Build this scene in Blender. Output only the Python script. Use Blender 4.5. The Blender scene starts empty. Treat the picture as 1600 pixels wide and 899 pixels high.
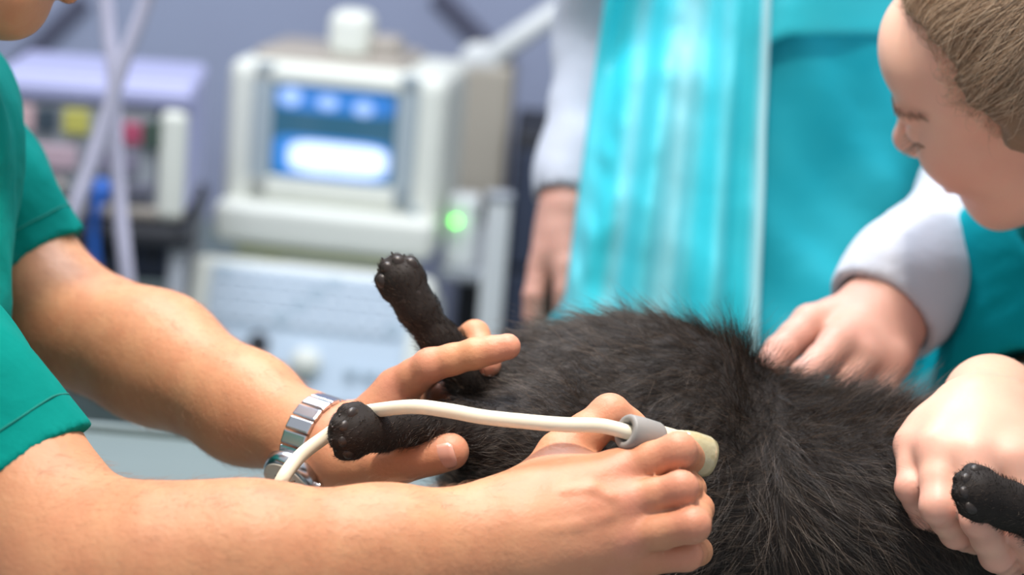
import bpy, bmesh, math, random, time
import numpy as np
from mathutils import Vector, Matrix

T0 = time.time()
random.seed(7)
RNG = np.random.default_rng(11)
SC = bpy.context.scene
COL = SC.collection

# ------------------------------------------------------------------ camera
IMG_W, IMG_H = 1600, 899
LENS = 70.0
F = LENS / 36.0 * IMG_W
PITCH, ROLL = math.radians(12.0), math.radians(5.0)
CAM = np.array([0.0, 0.0, 1.416])
_fw = np.array([0.0, math.cos(PITCH), -math.sin(PITCH)])
_r0 = np.array([1.0, 0.0, 0.0])
_u0 = np.cross(_r0, _fw)
_rt = math.cos(ROLL) * _r0 + math.sin(ROLL) * _u0
_up = -math.sin(ROLL) * _r0 + math.cos(ROLL) * _u0
cam_data = bpy.data.cameras.new('camera')
cam = bpy.data.objects.new('camera', cam_data)
COL.objects.link(cam)
cam.matrix_world = Matrix(((_rt[0], _up[0], -_fw[0], CAM[0]),
                           (_rt[1], _up[1], -_fw[1], CAM[1]),
                           (_rt[2], _up[2], -_fw[2], CAM[2]), (0, 0, 0, 1)))
cam_data.lens = LENS
cam_data.sensor_width = 36.0
cam_data.clip_start = 0.05
cam_data.dof.use_dof = True
cam_data.dof.focus_distance = 1.120
cam_data.dof.aperture_fstop = 4.1
SC.camera = cam


def P(px, py, d):
    """a photograph pixel at a view depth d (m) -> world point"""
    x = (px - 800.0) / F * d
    y = -(py - 449.5) / F * d
    return CAM + _rt * x + _up * y + _fw * d


def V(*a):
    return np.array(a, float)


def unit(v):
    v = np.asarray(v, float)
    return v / max(np.linalg.norm(v), 1e-12)


# ------------------------------------------------------------------ world, lights, exposure
SC.view_settings.view_transform = 'Standard'
SC.view_settings.look = 'None'
SC.view_settings.exposure = 0.0
SC.view_settings.gamma = 1.0
SC.view_settings.use_curve_mapping = False
world = bpy.data.worlds.new('World')
SC.world = world
world.use_nodes = True
bg = world.node_tree.nodes['Background']
bg.inputs[0].default_value = (0.88, 0.92, 1.0, 1)
bg.inputs[1].default_value = 0.60


def area_light(name, loc, target, sx, sy, power, color):
    L = bpy.data.lights.new(name, 'AREA')
    L.shape = 'RECTANGLE'
    L.size, L.size_y = sx, sy
    L.energy = power
    L.color = color
    o = bpy.data.objects.new(name, L)
    COL.objects.link(o)
    o.location = loc
    o.rotation_euler = (Vector(target) - Vector(loc)).to_track_quat('-Z', 'Y').to_euler()
    return o


# examination lamp above the table and the ceiling lights of the room
lamp = area_light('examination_lamp', (-0.06, 0.92, 2.35), (-0.02, 1.12, 0.98), 0.10, 0.10, 4.0, (1.0, 0.89, 0.78))
lamp.data.spread = math.radians(75)
area_light('ceiling_light', (0.35, 1.0, 2.75), (0.35, 1.0, 0.0), 0.9, 0.9, 7, (0.95, 0.97, 1.0))
area_light('ceiling_light_rear', (-0.3, 2.0, 2.75), (-0.3, 2.5, 0.0), 1.4, 0.6, 60, (0.86, 0.90, 1.0))


# ------------------------------------------------------------------ object helpers
def link(name, data, parent=None):
    o = bpy.data.objects.new(name, data)
    COL.objects.link(o)
    if parent is not None:
        o.parent = parent
        o.matrix_parent_inverse = parent.matrix_world.inverted()
    return o


def tag(o, label, cat=None, group=None, kind=None):
    if label:
        o['label'] = label
    if cat:
        o['category'] = cat
    if group:
        o['group'] = group
    if kind:
        o['kind'] = kind
    return o


def empty(name, loc, label, cat, group=None):
    o = bpy.data.objects.new(name, None)
    COL.objects.link(o)
    o.location = tuple(loc)
    o.matrix_world = Matrix.Translation(tuple(loc))
    return tag(o, label, cat, group)


def mesh_np(name, verts, faces, mat, parent=None, smooth=True):
    """verts (n,3), faces (m,4) or (m,3) arrays -> linked object"""
    me = bpy.data.meshes.new(name)
    verts = np.asarray(verts, np.float32)
    faces = np.asarray(faces, np.int32)
    k = faces.shape[1]
    me.vertices.add(len(verts))
    me.vertices.foreach_set('co', verts.ravel())
    me.loops.add(faces.size)
    me.loops.foreach_set('vertex_index', faces.ravel())
    me.polygons.add(len(faces))
    me.polygons.foreach_set('loop_start', np.arange(0, faces.size, k, dtype=np.int32))
    me.polygons.foreach_set('loop_total', np.full(len(faces), k, np.int32))
    me.polygons.foreach_set('use_smooth', np.full(len(faces), smooth))
    me.update(calc_edges=True)
    me.validate()
    if mat:
        me.materials.append(mat)
    return link(name, me, parent)


def mesh_bm(name, bm, mat, parent=None, smooth=False):
    me = bpy.data.meshes.new(name)
    bmesh.ops.recalc_face_normals(bm, faces=bm.faces[:])
    bm.to_mesh(me)
    bm.free()
    if smooth:
        for p in me.polygons:
            p.use_smooth = True
    if mat:
        me.materials.append(mat)
    return link(name, me, parent)


def bm_box(bm, c, s, M=None, bevel=0.0, seg=2):
    """box centre c size s; M optional 4x4 applied after"""
    r = bmesh.ops.create_cube(bm, size=1.0)
    vs = r['verts']
    for v in vs:
        v.co = Vector((v.co.x * s[0] + c[0], v.co.y * s[1] + c[1], v.co.z * s[2] + c[2]))
    if bevel > 0:
        es = list({e for v in vs for e in v.link_edges})
        r2 = bmesh.ops.bevel(bm, geom=es, offset=bevel, segments=seg, profile=0.5, affect='EDGES')
        vs = list({v for f in r2['faces'] for v in f.verts} | set(v for v in vs if v.is_valid))
    if M is not None:
        for v in vs:
            v.co = M @ v.co
    return vs


def box(name, c, s, mat, parent=None, M=None, bevel=0.0, seg=2, smooth=False):
    bm = bmesh.new()
    bm_box(bm, c, s, M, bevel, seg)
    o = mesh_bm(name, bm, mat, parent)
    if smooth:
        for p in o.data.polygons:
            p.use_smooth = True
    return o


def loft(name, rings, mat, parent=None, cap=True, closed=False, smooth=True):
    """rings: list of (k,3) arrays, joined in order"""
    rings = [np.asarray(r, float) for r in rings]
    k = len(rings[0])
    n = len(rings)
    bm = bmesh.new()
    vv = [[bm.verts.new(tuple(p)) for p in r] for r in rings]
    for i in range(n if closed else n - 1):
        a, b = vv[i], vv[(i + 1) % n]
        for j in range(k):
            bm.faces.new((a[j], a[(j + 1) % k], b[(j + 1) % k], b[j]))
    if cap and not closed:
        bm.faces.new(vv[0][::-1])
        bm.faces.new(vv[-1])
    return mesh_bm(name, bm, mat, parent, smooth)


def frame_of(d, hint=(0, 0, 1)):
    d = unit(d)
    h = np.asarray(hint, float)
    if abs(np.dot(d, h)) > 0.95:
        h = V(1, 0, 0)
    a = unit(np.cross(d, h))
    return a, np.cross(a, d)


def ring_pts(c, d, r, k=16, r2=None, hint=(0, 0, 1)):
    a, b = frame_of(d, hint)
    r2 = r if r2 is None else r2
    t = np.linspace(0, 2 * math.pi, k, endpoint=False)
    return np.asarray(c) + np.outer(np.cos(t) * r, a) + np.outer(np.sin(t) * r2, b)


def catmull(pts, n=8):
    pts = [np.asarray(p, float) for p in pts]
    pp = [2 * pts[0] - pts[1]] + pts + [2 * pts[-1] - pts[-2]]
    out = []
    for i in range(1, len(pp) - 2):
        p0, p1, p2, p3 = pp[i - 1:i + 3]
        for t in np.linspace(0, 1, n, endpoint=False):
            out.append(0.5 * (2 * p1 + (p2 - p0) * t + (2 * p0 - 5 * p1 + 4 * p2 - p3) * t * t
                              + (3 * p1 - p0 - 3 * p2 + p3) * t ** 3))
    out.append(pts[-1])
    return np.array(out)


def tube(name, pts, r, mat, parent=None, k=14, n=8):
    c = catmull(pts, n)
    rr = r if callable(r) else (lambda t: r)
    rings = []
    N = len(c)
    hint = V(0, 0, 1)
    for i in range(N):
        d = unit(c[min(i + 1, N - 1)] - c[max(i - 1, 0)])
        if abs(np.dot(d, hint)) > 0.9:
            hint = V(0, 1, 0)
        a = unit(np.cross(d, hint))
        b = np.cross(a, d)
        t = np.linspace(0, 2 * math.pi, k, endpoint=False)
        q = rr(i / (N - 1))
        rings.append(c[i] + np.outer(np.cos(t) * q, a) + np.outer(np.sin(t) * q, b))
        hint = b
    return loft(name, rings, mat, parent)


def cyl(name, a, b, ra, rb, mat, parent=None, k=24, smooth=True, bev=0.12):
    a, b = np.asarray(a, float), np.asarray(b, float)
    d = b - a
    e = min(ra, rb) * bev
    u = unit(d)
    rings = [ring_pts(a, d, ra - e, k), ring_pts(a + u * e, d, ra, k),
             ring_pts(b - u * e, d, rb, k), ring_pts(b, d, rb - e, k)]
    return loft(name, rings, mat, parent, smooth=smooth)


# ------------------------------------------------------------------ materials
def material(name, color, rough=0.5, metal=0.0, sss=0.0, sss_col=None, spec=0.5, sheen=0.0, coat=0.0,
             noise=None, bump=None, alpha=1.0, emit=None, emit_str=0.0, trans=0.0):
    """noise = (scale, amount, colour2) mottling; bump = list of (scale, strength, distance)"""
    m = bpy.data.materials.new(name)
    m.use_nodes = True
    nt = m.node_tree
    b = nt.nodes['Principled BSDF']
    b.inputs['Base Color'].default_value = (*color, 1)
    b.inputs['Roughness'].default_value = rough
    b.inputs['Metallic'].default_value = metal
    b.inputs['Specular IOR Level'].default_value = spec
    b.inputs['Alpha'].default_value = alpha
    b.inputs['Transmission Weight'].default_value = trans
    if sss:
        b.inputs['Subsurface Weight'].default_value = sss
        b.inputs['Subsurface Radius'].default_value = sss_col or (1.0, 0.35, 0.2)
        b.inputs['Subsurface Scale'].default_value = 0.006
    if sheen:
        b.inputs['Sheen Weight'].default_value = sheen
    if coat:
        b.inputs['Coat Weight'].default_value = coat
    if emit:
        b.inputs['Emission Color'].default_value = (*emit, 1)
        b.inputs['Emission Strength'].default_value = emit_str
    tc = nt.nodes.new('ShaderNodeTexCoord')
    if noise:
        sc, amt, c2 = noise
        n = nt.nodes.new('ShaderNodeTexNoise')
        n.inputs['Scale'].default_value = sc
        n.inputs['Detail'].default_value = 4
        nt.links.new(tc.outputs['Object'], n.inputs['Vector'])
        r = nt.nodes.new('ShaderNodeMapRange')
        r.inputs['From Min'].default_value = 0.35
        r.inputs['From Max'].default_value = 0.65
        r.inputs['To Max'].default_value = amt
        nt.links.new(n.outputs['Fac'], r.inputs['Value'])
        mx = nt.nodes.new('ShaderNodeMix')
        mx.data_type = 'RGBA'
        mx.inputs['A'].default_value = (*color, 1)
        mx.inputs['B'].default_value = (*c2, 1)
        nt.links.new(r.outputs['Result'], mx.inputs['Factor'])
        nt.links.new(mx.outputs['Result'], b.inputs['Base Color'])
    prev = None
    for sc, st, dist in (bump or []):
        n = nt.nodes.new('ShaderNodeTexNoise')
        n.inputs['Scale'].default_value = sc
        n.inputs['Detail'].default_value = 3
        nt.links.new(tc.outputs['Object'], n.inputs['Vector'])
        bp = nt.nodes.new('ShaderNodeBump')
        bp.inputs['Strength'].default_value = st
        bp.inputs['Distance'].default_value = dist
        nt.links.new(n.outputs['Fac'], bp.inputs['Height'])
        if prev:
            nt.links.new(prev.outputs['Normal'], bp.inputs['Normal'])
        prev = bp
    if prev:
        nt.links.new(prev.outputs['Normal'], b.inputs['Normal'])
    return m


def strand_tint(m, stops):
    """per-strand colour variation"""
    nt = m.node_tree
    h = nt.nodes.new('ShaderNodeHairInfo')
    r = nt.nodes.new('ShaderNodeValToRGB')
    el = r.color_ramp.elements
    while len(el) < len(stops):
        el.new(0.5)
    for e, (pos, c) in zip(el, stops):
        e.position = pos
        e.color = (*c, 1)
    nt.links.new(h.outputs['Random'], r.inputs['Fac'])
    nt.links.new(r.outputs['Color'], nt.nodes['Principled BSDF'].inputs['Base Color'])


# ------------------------------------------------------------------ implicit surfaces (sparse blocks + surface nets)
BIG = 1e3


class Prim:
    def __init__(self, fn):
        self.fn = fn
        self.near = None

    def prepare(self, c, R):
        d = self.fn(c)
        self.near = d < R
        return d

    def ev(self, i, p):
        return self.fn(p) if self.near[i] else None


class Union:
    def __init__(self, k, *ch):
        self.k = k
        self.ch = ch

    def prepare(self, c, R):
        d = None
        for x in self.ch:
            d = smin(d, x.prepare(c, R), self.k)
        return d

    def ev(self, i, p):
        d = None
        for x in self.ch:
            d = smin(d, x.ev(i, p), self.k)
        return d


class Sub:
    """a minus b"""
    def __init__(self, k, a, b):
        self.k, self.a, self.b = k, a, b

    def prepare(self, c, R):
        return smax(self.a.prepare(c, R), self.b.prepare(c, R), self.k)

    def ev(self, i, p):
        a = self.a.ev(i, p)
        return None if a is None else smax(a, self.b.ev(i, p), self.k)


class Disp:
    def __init__(self, a, fn):
        self.a, self.fn = a, fn

    def prepare(self, c, R):
        return self.a.prepare(c, R) + self.fn(c)

    def ev(self, i, p):
        a = self.a.ev(i, p)
        return None if a is None else a + self.fn(p)


class Cut:
    """keep only where plane(s) n.(p-o) < 0"""
    def __init__(self, a, *planes):
        self.a = a
        self.pl = [(np.asarray(o, np.float32), unit(n).astype(np.float32)) for o, n in planes]

    def _f(self, p, d):
        for o, n in self.pl:
            d = np.maximum(d, (p - o) @ n)
        return d

    def prepare(self, c, R):
        return self._f(c, self.a.prepare(c, R))

    def ev(self, i, p):
        a = self.a.ev(i, p)
        return None if a is None else self._f(p, a)


def smin(a, b, k):
    if a is None:
        return b
    if b is None:
        return a
    if k <= 0:
        return np.minimum(a, b)
    h = np.maximum(k - np.abs(a - b), 0.0) / k
    return np.minimum(a, b) - h * h * (k * 0.25)


def smax(a, b, k):
    """a minus b (b is subtracted)"""
    if b is None:
        return a
    b = -b
    if k <= 0:
        return np.maximum(a, b)
    h = np.maximum(k - np.abs(a - b), 0.0) / k
    return np.maximum(a, b) + h * h * (k * 0.25)


def cap(a, b, ra, rb=None, flat=None, s=1.0):
    """tapered capsule; flat = direction along which it is thinner by factor s (>1)"""
    a = np.asarray(a, np.float32)
    b = np.asarray(b, np.float32)
    rb = ra if rb is None else rb
    ba = b - a
    L2 = float(ba @ ba) + 1e-12
    fl = None
    if flat is not None:
        fl = unit(flat).astype(np.float32)

    def fn(p):
        q = p - a
        t = np.clip((q @ ba) / L2, 0, 1)
        q = q - t[..., None] * ba
        if fl is not None:
            q = q + (q @ fl)[..., None] * (fl * np.float32(s - 1.0))
        d = np.sqrt(np.einsum('...i,...i->...', q, q)) - (ra + (rb - ra) * t)
        return d / (1.0 + 0.35 * (s - 1.0)) if s > 1 else d
    return Prim(fn)


def ell(c, axes, radii):
    """ellipsoid; axes 3 unit vectors (rows)"""
    c = np.asarray(c, np.float32)
    A = np.asarray(axes, np.float32).T
    r = np.asarray(radii, np.float32)

    def fn(p):
        q = (p - c) @ A
        k0 = np.sqrt((((q / r) ** 2).sum(-1))) + 1e-9
        k1 = np.sqrt((((q / (r * r)) ** 2).sum(-1))) + 1e-9
        return k0 * (k0 - 1.0) / k1
    return Prim(fn)


def chain(pts, rs, k=0.004, flat=None, s=1.0):
    return Union(k, *[cap(pts[i], pts[i + 1], rs[i], rs[i + 1], flat, s) for i in range(len(pts) - 1)])


def polygonize(node, lo, hi, vox, kmax=0.03):
    B = 12
    bs = B * vox
    lo = np.asarray(lo, np.float64)
    hi = np.asarray(hi, np.float64)
    nb = np.maximum(np.ceil((hi - lo) / bs).astype(int), 1)
    gi = np.stack(np.meshgrid(*[np.arange(n) for n in nb], indexing='ij'), -1).reshape(-1, 3)
    ctr = (lo + (gi + 0.5) * bs).astype(np.float32)
    R = bs * 0.8661
    d = node.prepare(ctr, BIG)
    act = np.abs(d) < R * 1.6 + 0.004
    gi, ctr = gi[act], ctr[act]
    node.prepare(ctr, R * 1.7 + kmax)
    loc = np.stack(np.meshgrid(*[np.arange(B + 1)] * 3, indexing='ij'), -1).reshape(-1, 3).astype(np.float32) * np.float32(vox)
    NY = int(nb[1] * B + 8)
    NZ = int(nb[2] * B + 8)
    keys, vpos, quads = [], [], []
    corners = [(0, 0, 0), (1, 0, 0), (0, 1, 0), (1, 1, 0), (0, 0, 1), (1, 0, 1), (0, 1, 1), (1, 1, 1)]
    edges = [(0, 1), (2, 3), (4, 5), (6, 7), (0, 2), (1, 3), (4, 6), (5, 7), (0, 4), (1, 5), (2, 6), (3, 7)]
    cpos = np.array(corners, np.float32)
    for bi in range(len(gi)):
        base = (lo + gi[bi] * bs).astype(np.float32)
        v = node.ev(bi, base + loc)
        if v is None:
            continue
        v = v.reshape(B + 1, B + 1, B + 1)
        s = v < 0
        if s.all() or not s.any():
            continue
        g0 = gi[bi] * B
        cs = np.stack([s[c[0]:c[0] + B, c[1]:c[1] + B, c[2]:c[2] + B] for c in corners])
        mix = cs.any(0) & ~cs.all(0)
        idx = np.argwhere(mix)
        if len(idx) == 0:
            continue
        cv = np.stack([v[idx[:, 0] + c[0], idx[:, 1] + c[1], idx[:, 2] + c[2]] for c in corners], 1)
        acc = np.zeros((len(idx), 3), np.float32)
        cnt = np.zeros(len(idx), np.float32)
        for a, b in edges:
            va, vb = cv[:, a], cv[:, b]
            m = (va < 0) != (vb < 0)
            t = np.where(m, va / np.where(m, va - vb, 1.0), 0.0)[:, None]
            pt = cpos[a] + (cpos[b] - cpos[a]) * t
            acc += np.where(m[:, None], pt, 0)
            cnt += m
        pos = (idx + acc / cnt[:, None]) * vox + base
        g = idx + g0 + 1
        keys.append((g[:, 0].astype(np.int64) * NY + g[:, 1]) * NZ + g[:, 2])
        vpos.append(pos)
        for ax in range(3):
            sl0 = [slice(0, B)] * 3
            sl1 = [slice(0, B)] * 3
            sl1[ax] = slice(1, B + 1)
            s0, s1 = s[tuple(sl0)], s[tuple(sl1)]
            e = np.argwhere(s0 != s1)
            if len(e) == 0:
                continue
            flip = s0[e[:, 0], e[:, 1], e[:, 2]]
            ge = e + g0 + 1
            u, w = (ax + 1) % 3, (ax + 2) % 3
            q = []
            for du, dw in ((0, 0), (-1, 0), (-1, -1), (0, -1)):
                h = ge.copy()
                h[:, u] += du
                h[:, w] += dw
                q.append((h[:, 0].astype(np.int64) * NY + h[:, 1]) * NZ + h[:, 2])
            q = np.stack(q, 1)
            q[~flip] = q[~flip][:, ::-1]
            quads.append(q)
    keys = np.concatenate(keys)
    vpos = np.concatenate(vpos)
    quads = np.concatenate(quads)
    o = np.argsort(keys)
    keys, vpos = keys[o], vpos[o]
    f = np.searchsorted(keys, quads)
    f = np.minimum(f, len(keys) - 1)
    ok = (keys[f] == quads).all(1)
    return vpos, f[ok].astype(np.int32)


def sdf_mesh(name, node, lo, hi, vox, mat, parent=None, kmax=0.03):
    t = time.time()
    v, f = polygonize(node, lo, hi, vox, kmax)
    o = mesh_np(name, v, f, mat, parent)
    print('sdf %s %d verts %.1fs (%.1f)' % (name, len(v), time.time() - t, time.time() - T0))
    return o, v, f


def sample_surface(v, f, n, rng=RNG):
    a = v[f[:, 0]]; b = v[f[:, 1]]; c = v[f[:, 2]]; d = v[f[:, 3]]
    nr = np.cross(c - a, d - b)
    ar = np.linalg.norm(nr, axis=1) * 0.5
    nr = nr / (2 * ar[:, None] + 1e-12)
    i = rng.choice(len(f), n, p=ar / ar.sum())
    s, t = rng.random((n, 1)), rng.random((n, 1))
    p = (a[i] * (1 - s) + b[i] * s) * (1 - t) + (d[i] * (1 - s) + c[i] * s) * t
    return p, nr[i]


def strands(name, pts, r_root, r_tip, mat, parent=None, label=None):
    """pts (n, k, 3) hair curves object"""
    n, k, _ = pts.shape
    cu = bpy.data.hair_curves.new(name)
    cu.add_curves([k] * n)
    cu.points.foreach_set('position', np.ascontiguousarray(pts, np.float32).ravel())
    rad = np.linspace(0, 1, k, dtype=np.float32)[None, :] * (np.asarray(r_tip, np.float32) - r_root) + r_root
    rad = np.broadcast_to(rad, (n, k))
    at = cu.attributes.get('radius') or cu.attributes.new('radius', 'FLOAT', 'POINT')
    at.data.foreach_set('value', np.ascontiguousarray(rad, np.float32).ravel())
    cu.materials.append(mat)
    o = link(name, cu, parent)
    tag(o, label, kind='stuff')
    return o


def wob(p, freq, seed, n=4):
    """cheap smooth noise from sines, ~[-1,1]"""
    r = np.random.default_rng(seed)
    out = 0.0
    for _ in range(n):
        w = r.normal(size=3) * freq
        out = out + np.sin(p @ w.astype(np.float32) + r.random() * 6.28)
    return out / n * 1.4
# ------------------------------------------------------------------ shared materials
MAT = {}
MAT['skin_vet'] = material('skin_vet', (0.56, 0.272, 0.140), 0.50, sss=0.22, spec=0.35,
                           noise=(45, 0.55, (0.49, 0.195, 0.100)), bump=[(120, 0.22, 0.0016), (420, 0.30, 0.0008), (1300, 0.25, 0.0004)])
MAT['skin_assistant'] = material('skin_assistant', (0.81, 0.49, 0.36), 0.46, sss=0.25, spec=0.38,
                                 noise=(26, 0.45, (0.76, 0.38, 0.28)), bump=[(300, 0.10, 0.0007)])
MAT['skin_helper'] = material('skin_helper', (0.62, 0.35, 0.27), 0.5, sss=0.2, spec=0.35,
                              noise=(30, 0.4, (0.58, 0.27, 0.21)), bump=[(260, 0.1, 0.0007)])
MAT['nail'] = material('nail', (0.66, 0.33, 0.25), 0.25, sss=0.15, spec=0.6)
MAT['scrub_green'] = material('scrub_green', (0.000, 0.225, 0.190), 0.9, spec=0.1,
                              noise=(20, 0.35, (0.0, 0.18, 0.152)), bump=[(55, 0.35, 0.004), (1500, 0.3, 0.0003)])
MAT['scrub_teal'] = material('scrub_teal', (0.000, 0.275, 0.320), 0.9, spec=0.1,
                             noise=(16, 0.35, (0.0, 0.235, 0.275)), bump=[(45, 0.35, 0.004), (1500, 0.3, 0.0003)])
MAT['apron'] = material('apron', (0.02, 0.56, 0.65), 0.40, spec=0.4,
                        noise=(14, 0.4, (0.06, 0.60, 0.68)), bump=[(18, 0.25, 0.008)])
MAT['apron_edge'] = material('apron_edge', (0.42, 0.74, 0.78), 0.5)
MAT['gown_in_shade'] = material('gown_in_shade', (0.0, 0.37, 0.47), 0.7, sheen=0.1, spec=0.25,
                            noise=(8, 0.5, (0.03, 0.46, 0.52)), bump=[(25, 0.3, 0.006)])  # darker teal carries the cast shadow of the assistant's head
MAT['white_cotton'] = material('white_cotton', (0.50, 0.53, 0.59), 0.85, sheen=0.1, spec=0.2, bump=[(60, 0.3, 0.004)])
MAT['trousers'] = material('trousers', (0.02, 0.20, 0.19), 0.9)
# ------------------------------------------------------------------ anatomy builders
class Memo:
    def __init__(self, a):
        self.a, self.i, self.v = a, None, None

    def prepare(self, c, R):
        self.i = None
        return self.a.prepare(c, R)

    def ev(self, i, p):
        if self.i != i:
            self.i, self.v = i, self.a.ev(i, p)
        return self.v


def finger(pts, rs, k=0.003):
    """joint points and radii with slightly waisted phalanges between"""
    P_, R_ = [], []
    for i in range(len(pts) - 1):
        P_.append(pts[i]); R_.append(rs[i])
        P_.append((np.asarray(pts[i]) + pts[i + 1]) / 2)
        R_.append((rs[i] + rs[i + 1]) / 2 * 0.955)
    P_.append(pts[-1]); R_.append(rs[-1])
    return chain(P_, R_, k)


def hand_sdf(carp, fingers, thumb, dorsal, rs_palm=(0.0165, 0.0118), scale=1.0, frad=None, trad=None, extra=(), tendons=True, kw=0.0065, kt=0.014):
    """carp: 4 carpal points; fingers: 4 lists [mcp, pip, dip, tip]; thumb [cmc, mcp, ip, tip]"""
    dorsal = unit(dorsal)
    frad = frad or [(0.0122, 0.0100, 0.0090, 0.0078), (0.0124, 0.0103, 0.0092, 0.0080),
                    (0.0118, 0.0097, 0.0087, 0.0076), (0.0108, 0.0088, 0.0078, 0.0068)]
    trad = trad or (0.0165, 0.0130, 0.0115, 0.0098)
    rc, rm = rs_palm
    body = []
    for c, f in zip(carp, fingers):
        body.append(cap(c, f[0] - dorsal * 0.001, rc * scale, rm * scale))
    for i in range(3):
        a, b = fingers[i][0], fingers[i + 1][0]
        body.append(cap(a * 0.86 + carp[i] * 0.14 - dorsal * 0.005, b * 0.86 + carp[i + 1] * 0.14 - dorsal * 0.005, 0.0095 * scale))
        body.append(cap((carp[i] + a) / 2 - dorsal * 0.004, (carp[i + 1] + b) / 2 - dorsal * 0.004, 0.013 * scale))
    body.append(cap(thumb[0], (fingers[0][0] + carp[0]) / 2 - dorsal * 0.006, 0.0135 * scale, 0.012 * scale))
    body += list(extra)
    palm = Union(0.012, *body)
    if tendons:
        td = [cap(c * 0.35 + f[0] * 0.65 + dorsal * rm * 0.75 * scale, f[0] + dorsal * (rm * 0.62) * scale, 0.0022, 0.0042) for c, f in zip(carp, fingers)]
        palm = Union(0.006, palm, *td)
    palm = Memo(palm)
    parts = []
    for f, r in zip(fingers, frad):
        parts.append(Union(kw, palm, finger(f, [x * scale for x in r])))
    parts.append(Union(kt, palm, finger(thumb, [x * scale for x in trad], 0.005)))
    return Union(0.0020, *parts)


def PP(*pts):
    return [P(*p) for p in pts]


def head_sdf(c, fwd, up, s=1.0, ears=True, nl=1.0):
    fwd = unit(fwd)
    up = unit(np.asarray(up) - np.dot(up, fwd) * fwd)
    rt = np.cross(fwd, up)
    ax = [fwd, rt, up]

    def q(f, r, u):
        return c + (fwd * f + rt * r + up * u) * s
    skull = ell(q(-0.012, 0, 0.030), ax, V(0.098, 0.076, 0.088) * s)
    face = ell(q(0.030, 0, -0.035), ax, V(0.064, 0.060, 0.082) * s)
    parts = [skull, face,
             ell(q(0.066, 0, 0.045), ax, V(0.026, 0.046, 0.036) * s),
             cap(q(0.068, 0, -0.098), q(0.060, 0, -0.090), 0.020 * s, 0.024 * s),
             cap(q(-0.010, 0.052, -0.060), q(0.055, 0.022, -0.098), 0.018 * s, 0.018 * s),
             cap(q(-0.010, -0.052, -0.060), q(0.055, -0.022, -0.098), 0.018 * s, 0.018 * s),
             ell(q(0.056, 0.036, -0.028), ax, V(0.030, 0.026, 0.030) * s),
             ell(q(0.056, -0.036, -0.028), ax, V(0.030, 0.026, 0.030) * s)]
    h = Union(0.022 * s, *parts)
    brow = Union(0.01 * s, cap(q(0.080, -0.036, 0.016), q(0.086, 0, 0.014), 0.0085 * s), cap(q(0.080, 0.036, 0.016), q(0.086, 0, 0.014), 0.0085 * s))
    h = Union(0.012 * s, h, brow)
    eyes = Union(0.0, ell(q(0.098, 0.032, -0.004), ax, V(0.014, 0.017, 0.010) * s), ell(q(0.098, -0.032, -0.004), ax, V(0.014, 0.017, 0.010) * s))
    h = Sub(0.010 * s, h, eyes)
    lids = Union(0.0, ell(q(0.078, 0.031, -0.004), ax, V(0.0125, 0.0150, 0.0115) * s), ell(q(0.078, -0.031, -0.004), ax, V(0.0125, 0.0150, 0.0115) * s))
    h = Union(0.003 * s, h, lids)
    nose = Union(0.008 * s, cap(q(0.090, 0, 0.004), q(0.090 + 0.024 * nl, 0, -0.030), 0.0070 * s, 0.0100 * s),
                 cap(q(0.090 + 0.024 * nl, 0, -0.033), q(0.090 + 0.016 * nl, 0, -0.037), 0.0112 * s),
                 cap(q(0.100, 0.011, -0.036), q(0.094, 0.012, -0.036), 0.0070 * s), cap(q(0.100, -0.011, -0.036), q(0.094, -0.012, -0.036), 0.0070 * s))
    h = Union(0.009 * s, h, nose)
    lips = Union(0.0015 * s, Union(0.004, cap(q(0.088, -0.020, -0.0665), q(0.0965, 0, -0.063), 0.0050 * s), cap(q(0.088, 0.020, -0.0665), q(0.0965, 0, -0.063), 0.0050 * s)),
                 Union(0.004, cap(q(0.087, -0.018, -0.0735), q(0.094, 0, -0.0755), 0.0055 * s), cap(q(0.087, 0.018, -0.0735), q(0.094, 0, -0.0755), 0.0055 * s)))
    h = Union(0.005 * s, h, lips)
    for sg in ((1, -1) if ears else ()):
        ear = Sub(0.003, ell(q(-0.012, sg * 0.078, -0.012), [unit(fwd * 0.9 + up * 0.25), unit(rt + fwd * -0.35 * sg), unit(up * 0.9 - fwd * 0.25)], V(0.017, 0.007, 0.031) * s),
                  ell(q(-0.006, sg * 0.086, -0.010), ax, V(0.009, 0.006, 0.018) * s))
        h = Union(0.005, h, ear)
    return h, q


def bounds(pts, m):
    a = np.array(pts)
    return a.min(0) - m, a.max(0) + m


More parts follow.
